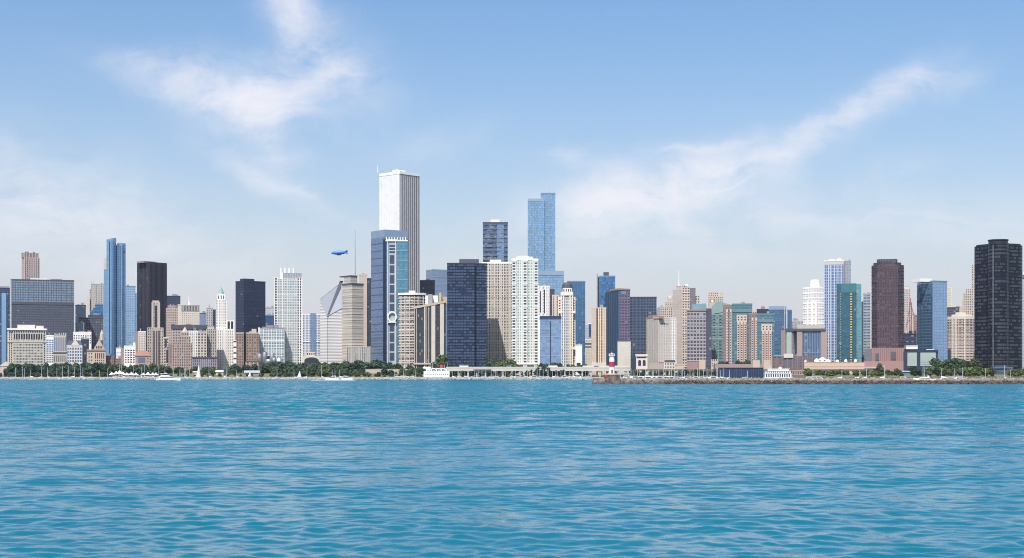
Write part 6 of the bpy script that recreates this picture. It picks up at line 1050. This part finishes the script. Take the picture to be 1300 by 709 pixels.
fn = loft('funnel', [circ(2.0, z(468), 14, -6, 0, 1.5), circ(1.8, z(463.4), 14, -6.4, 0, 1.4)], M('funnel_red', (.55, .04, .06), .5), t); loft('funnel_top', [circ(1.85, z(463.4), 14, -6.4, 0, 1.45), circ(1.8, z(462.6), 14, -6.5, 0, 1.4)], black, fn)
for x, tp in ((-12.5, 460), (3.5, 454), (-9, 463)): loft('mast', [circ(.22, z(468), 8, x, 0), circ(.1, z(tp), 8, x, 0)], MASTM, t)
for i in range(12): box('deck_window', pane, t, -11 + i * 1.8, -10.2 + i * 1.8, 2.75, 2.86, z(471), z(469.6)); box('deck_window', pane, t, -13 + i * 2.1, -12.2 + i * 2.1, 3.15, 3.26, 4.6, 5.6)
for i in range(3): box('lifeboat', HULLW, t, -9 + i * 5, -6 + i * 5, 3, 3.9, z(469), z(468.2)); box('lifeboat', HULLW, t, -9 + i * 5, -6 + i * 5, -3.9, -3, z(469), z(468.2))
D = 1300; t = yacht('dinner_boat', 'white ferry with rows of openings and a small dome, right of the navy shed', 987.5, D, 26, 466, None, 'ferry', 0, HULLW, 2.0, 7)
z = lambda py: CH + (HY - py) * D / FPX
for i, (a, bq, zb, zt) in enumerate(((-12, 11.5, 1.9, z(474.6)), (-11.5, 11, z(474), z(471.4)), (-9, 9.6, z(470.8), z(468.6)))): box('deck_house', HULLW, t, a, bq, -3.1 + i * .3, 3.1 - i * .3, zb, zt); box('deck_edge', HULLW, t, a - .6, bq + .6, -3.5 + i * .3, 3.5 - i * .3, zt, zt + .25)
for i in range(11): box('deck_window', pane, t, -11 + i * 2, -9.9 + i * 2, -3.2, -3.05, 2.7, z(475.3))
for i in range(11): box('deck_window', pane, t, -10.6 + i * 1.9, -9.6 + i * 1.9, -2.92, -2.75, z(473.4), z(472.2))
loft('pilot_dome', [circ(1.6 * math.cos(a), z(468.6) + 1.9 * math.sin(a), 12, 2, 0) for a in (0, .4, .8, 1.2, 1.5)], HULLW, t, smooth=True); loft('flagstaff', [circ(.09, z(468), 6, 2, 0), circ(.04, z(463.5), 6, 2, 0)], MASTM, t)
# buses and a lorry crossing the elevated road
for i, (px, cc) in enumerate(((589, (.75, .75, .75)), (646, (.3, .32, .36)), (702, (.75, .74, .7)), (757, (.2, .24, .4)))):
    lab = ('white bus on the elevated road below the dark cluster tower', 'grey van on the elevated road below the white bay tower', 'cream bus on the elevated road below the blue midrise', 'blue van on the elevated road below the striped beige tower')[i]
    nm = ('bus', 'van', 'bus', 'van')[i]; Lb = (10, 5.5, 10, 5.5)[i]; t = empty(nm, ((px - CX) / FPX * 1668, 1668, CH + (HY - 467) * 1668 / FPX)); tag(t, lab, nm); bh = 2.9 if nm == 'bus' else 2.2
    bm_ = M('paint_%s_%d' % (nm, i), cc, .4); loft('body', [[(-Lb / 2, -1.2, .45), (Lb / 2, -1.2, .45), (Lb / 2, 1.2, .45), (-Lb / 2, 1.2, .45)], [(-Lb / 2, -1.2, bh * .6), (Lb / 2, -1.2, bh * .6), (Lb / 2, 1.2, bh * .6), (-Lb / 2, 1.2, bh * .6)], [(-Lb / 2 + .15, -1.05, bh), (Lb / 2 - .5, -1.05, bh), (Lb / 2 - .5, 1.05, bh), (-Lb / 2 + .15, 1.05, bh)]], bm_, t)
    box('side_window', pane, t, -Lb / 2 + .5, Lb / 2 - .7, -1.24, 1.24, bh * .58, bh * .86)
    for x in (-Lb / 2 + 1.3, Lb / 2 - 1.5):
        for y in (-1.1, 1.1): wv = loft('wheel', [circ(.5, -.14, 14), circ(.5, .14, 14)], black, t, (x, y, .5)); wv.rotation_euler = (rad(90), 0, 0)
# blimp
D = 2000; t = empty('blimp', tuple(pt(430.6, 321, D))); tag(t, 'bright blue airship with tail fins flying left of the tall banded tower mast', 'airship'); bl = M('blimp_blue', (.04, .22, .62), .45, 0, .05); t.rotation_euler = (0, rad(-3), 0)
prof = [(-11.2, .05), (-10.6, .8), (-9, 1.55), (-6, 2.4), (-2, 2.85), (2, 2.8), (6, 2.2), (9, 1.4), (11, .7), (11.6, .1)]
o = loft('envelope', [[(x, r * math.cos(a), r * math.sin(a)) for a in [2 * math.pi * i / 20 for i in range(20)]] for x, r in prof], bl, t, smooth=True)
g = loft('gondola', [[(-3, -.7, -3.6), (2, -.7, -3.6), (2, .7, -3.6), (-3, .7, -3.6)], [(-3.6, -.9, -2.4), (2.6, -.9, -2.4), (2.6, .9, -2.4), (-3.6, .9, -2.4)]], HULLB, t); box('gondola_window', pane, g, -2.6, 1.8, -.86, .86, -3.2, -2.8)
for a in (45, 135, 225, 315):
    f_ = link('tail_fin', mesh_from('tail_fin', [(7.4, -.1, 1.2), (11.2, -.1, .6), (12, -.1, 3.3), (9.6, -.1, 3.3), (7.4, .1, 1.2), (11.2, .1, .6), (12, .1, 3.3), (9.6, .1, 3.3)], [(0, 1, 2, 3), (7, 6, 5, 4), (0, 4, 5, 1), (1, 5, 6, 2), (2, 6, 7, 3), (3, 7, 4, 0)]), bl, t); f_.rotation_euler = (rad(a), 0, 0)
# ------------------------------------------------------------------ the air
if HAZE > 0:
    m = bpy.data.materials.new('air'); m.use_nodes = True; N, L = m.node_tree.nodes, m.node_tree.links; N.clear()
    v = N.new('ShaderNodeVolumePrincipled'); v.inputs['Color'].default_value = (.86, .92, 1, 1); v.inputs['Density'].default_value = HAZE; v.inputs['Anisotropy'].default_value = .2
    o = N.new('ShaderNodeOutputMaterial'); L.new(v.outputs[0], o.inputs['Volume'])
    h = box('haze', m, None, -9500, 9500, -4500, 15800, -3, 420); tag(h, kind='stuff'); h.display_type = 'WIRE'
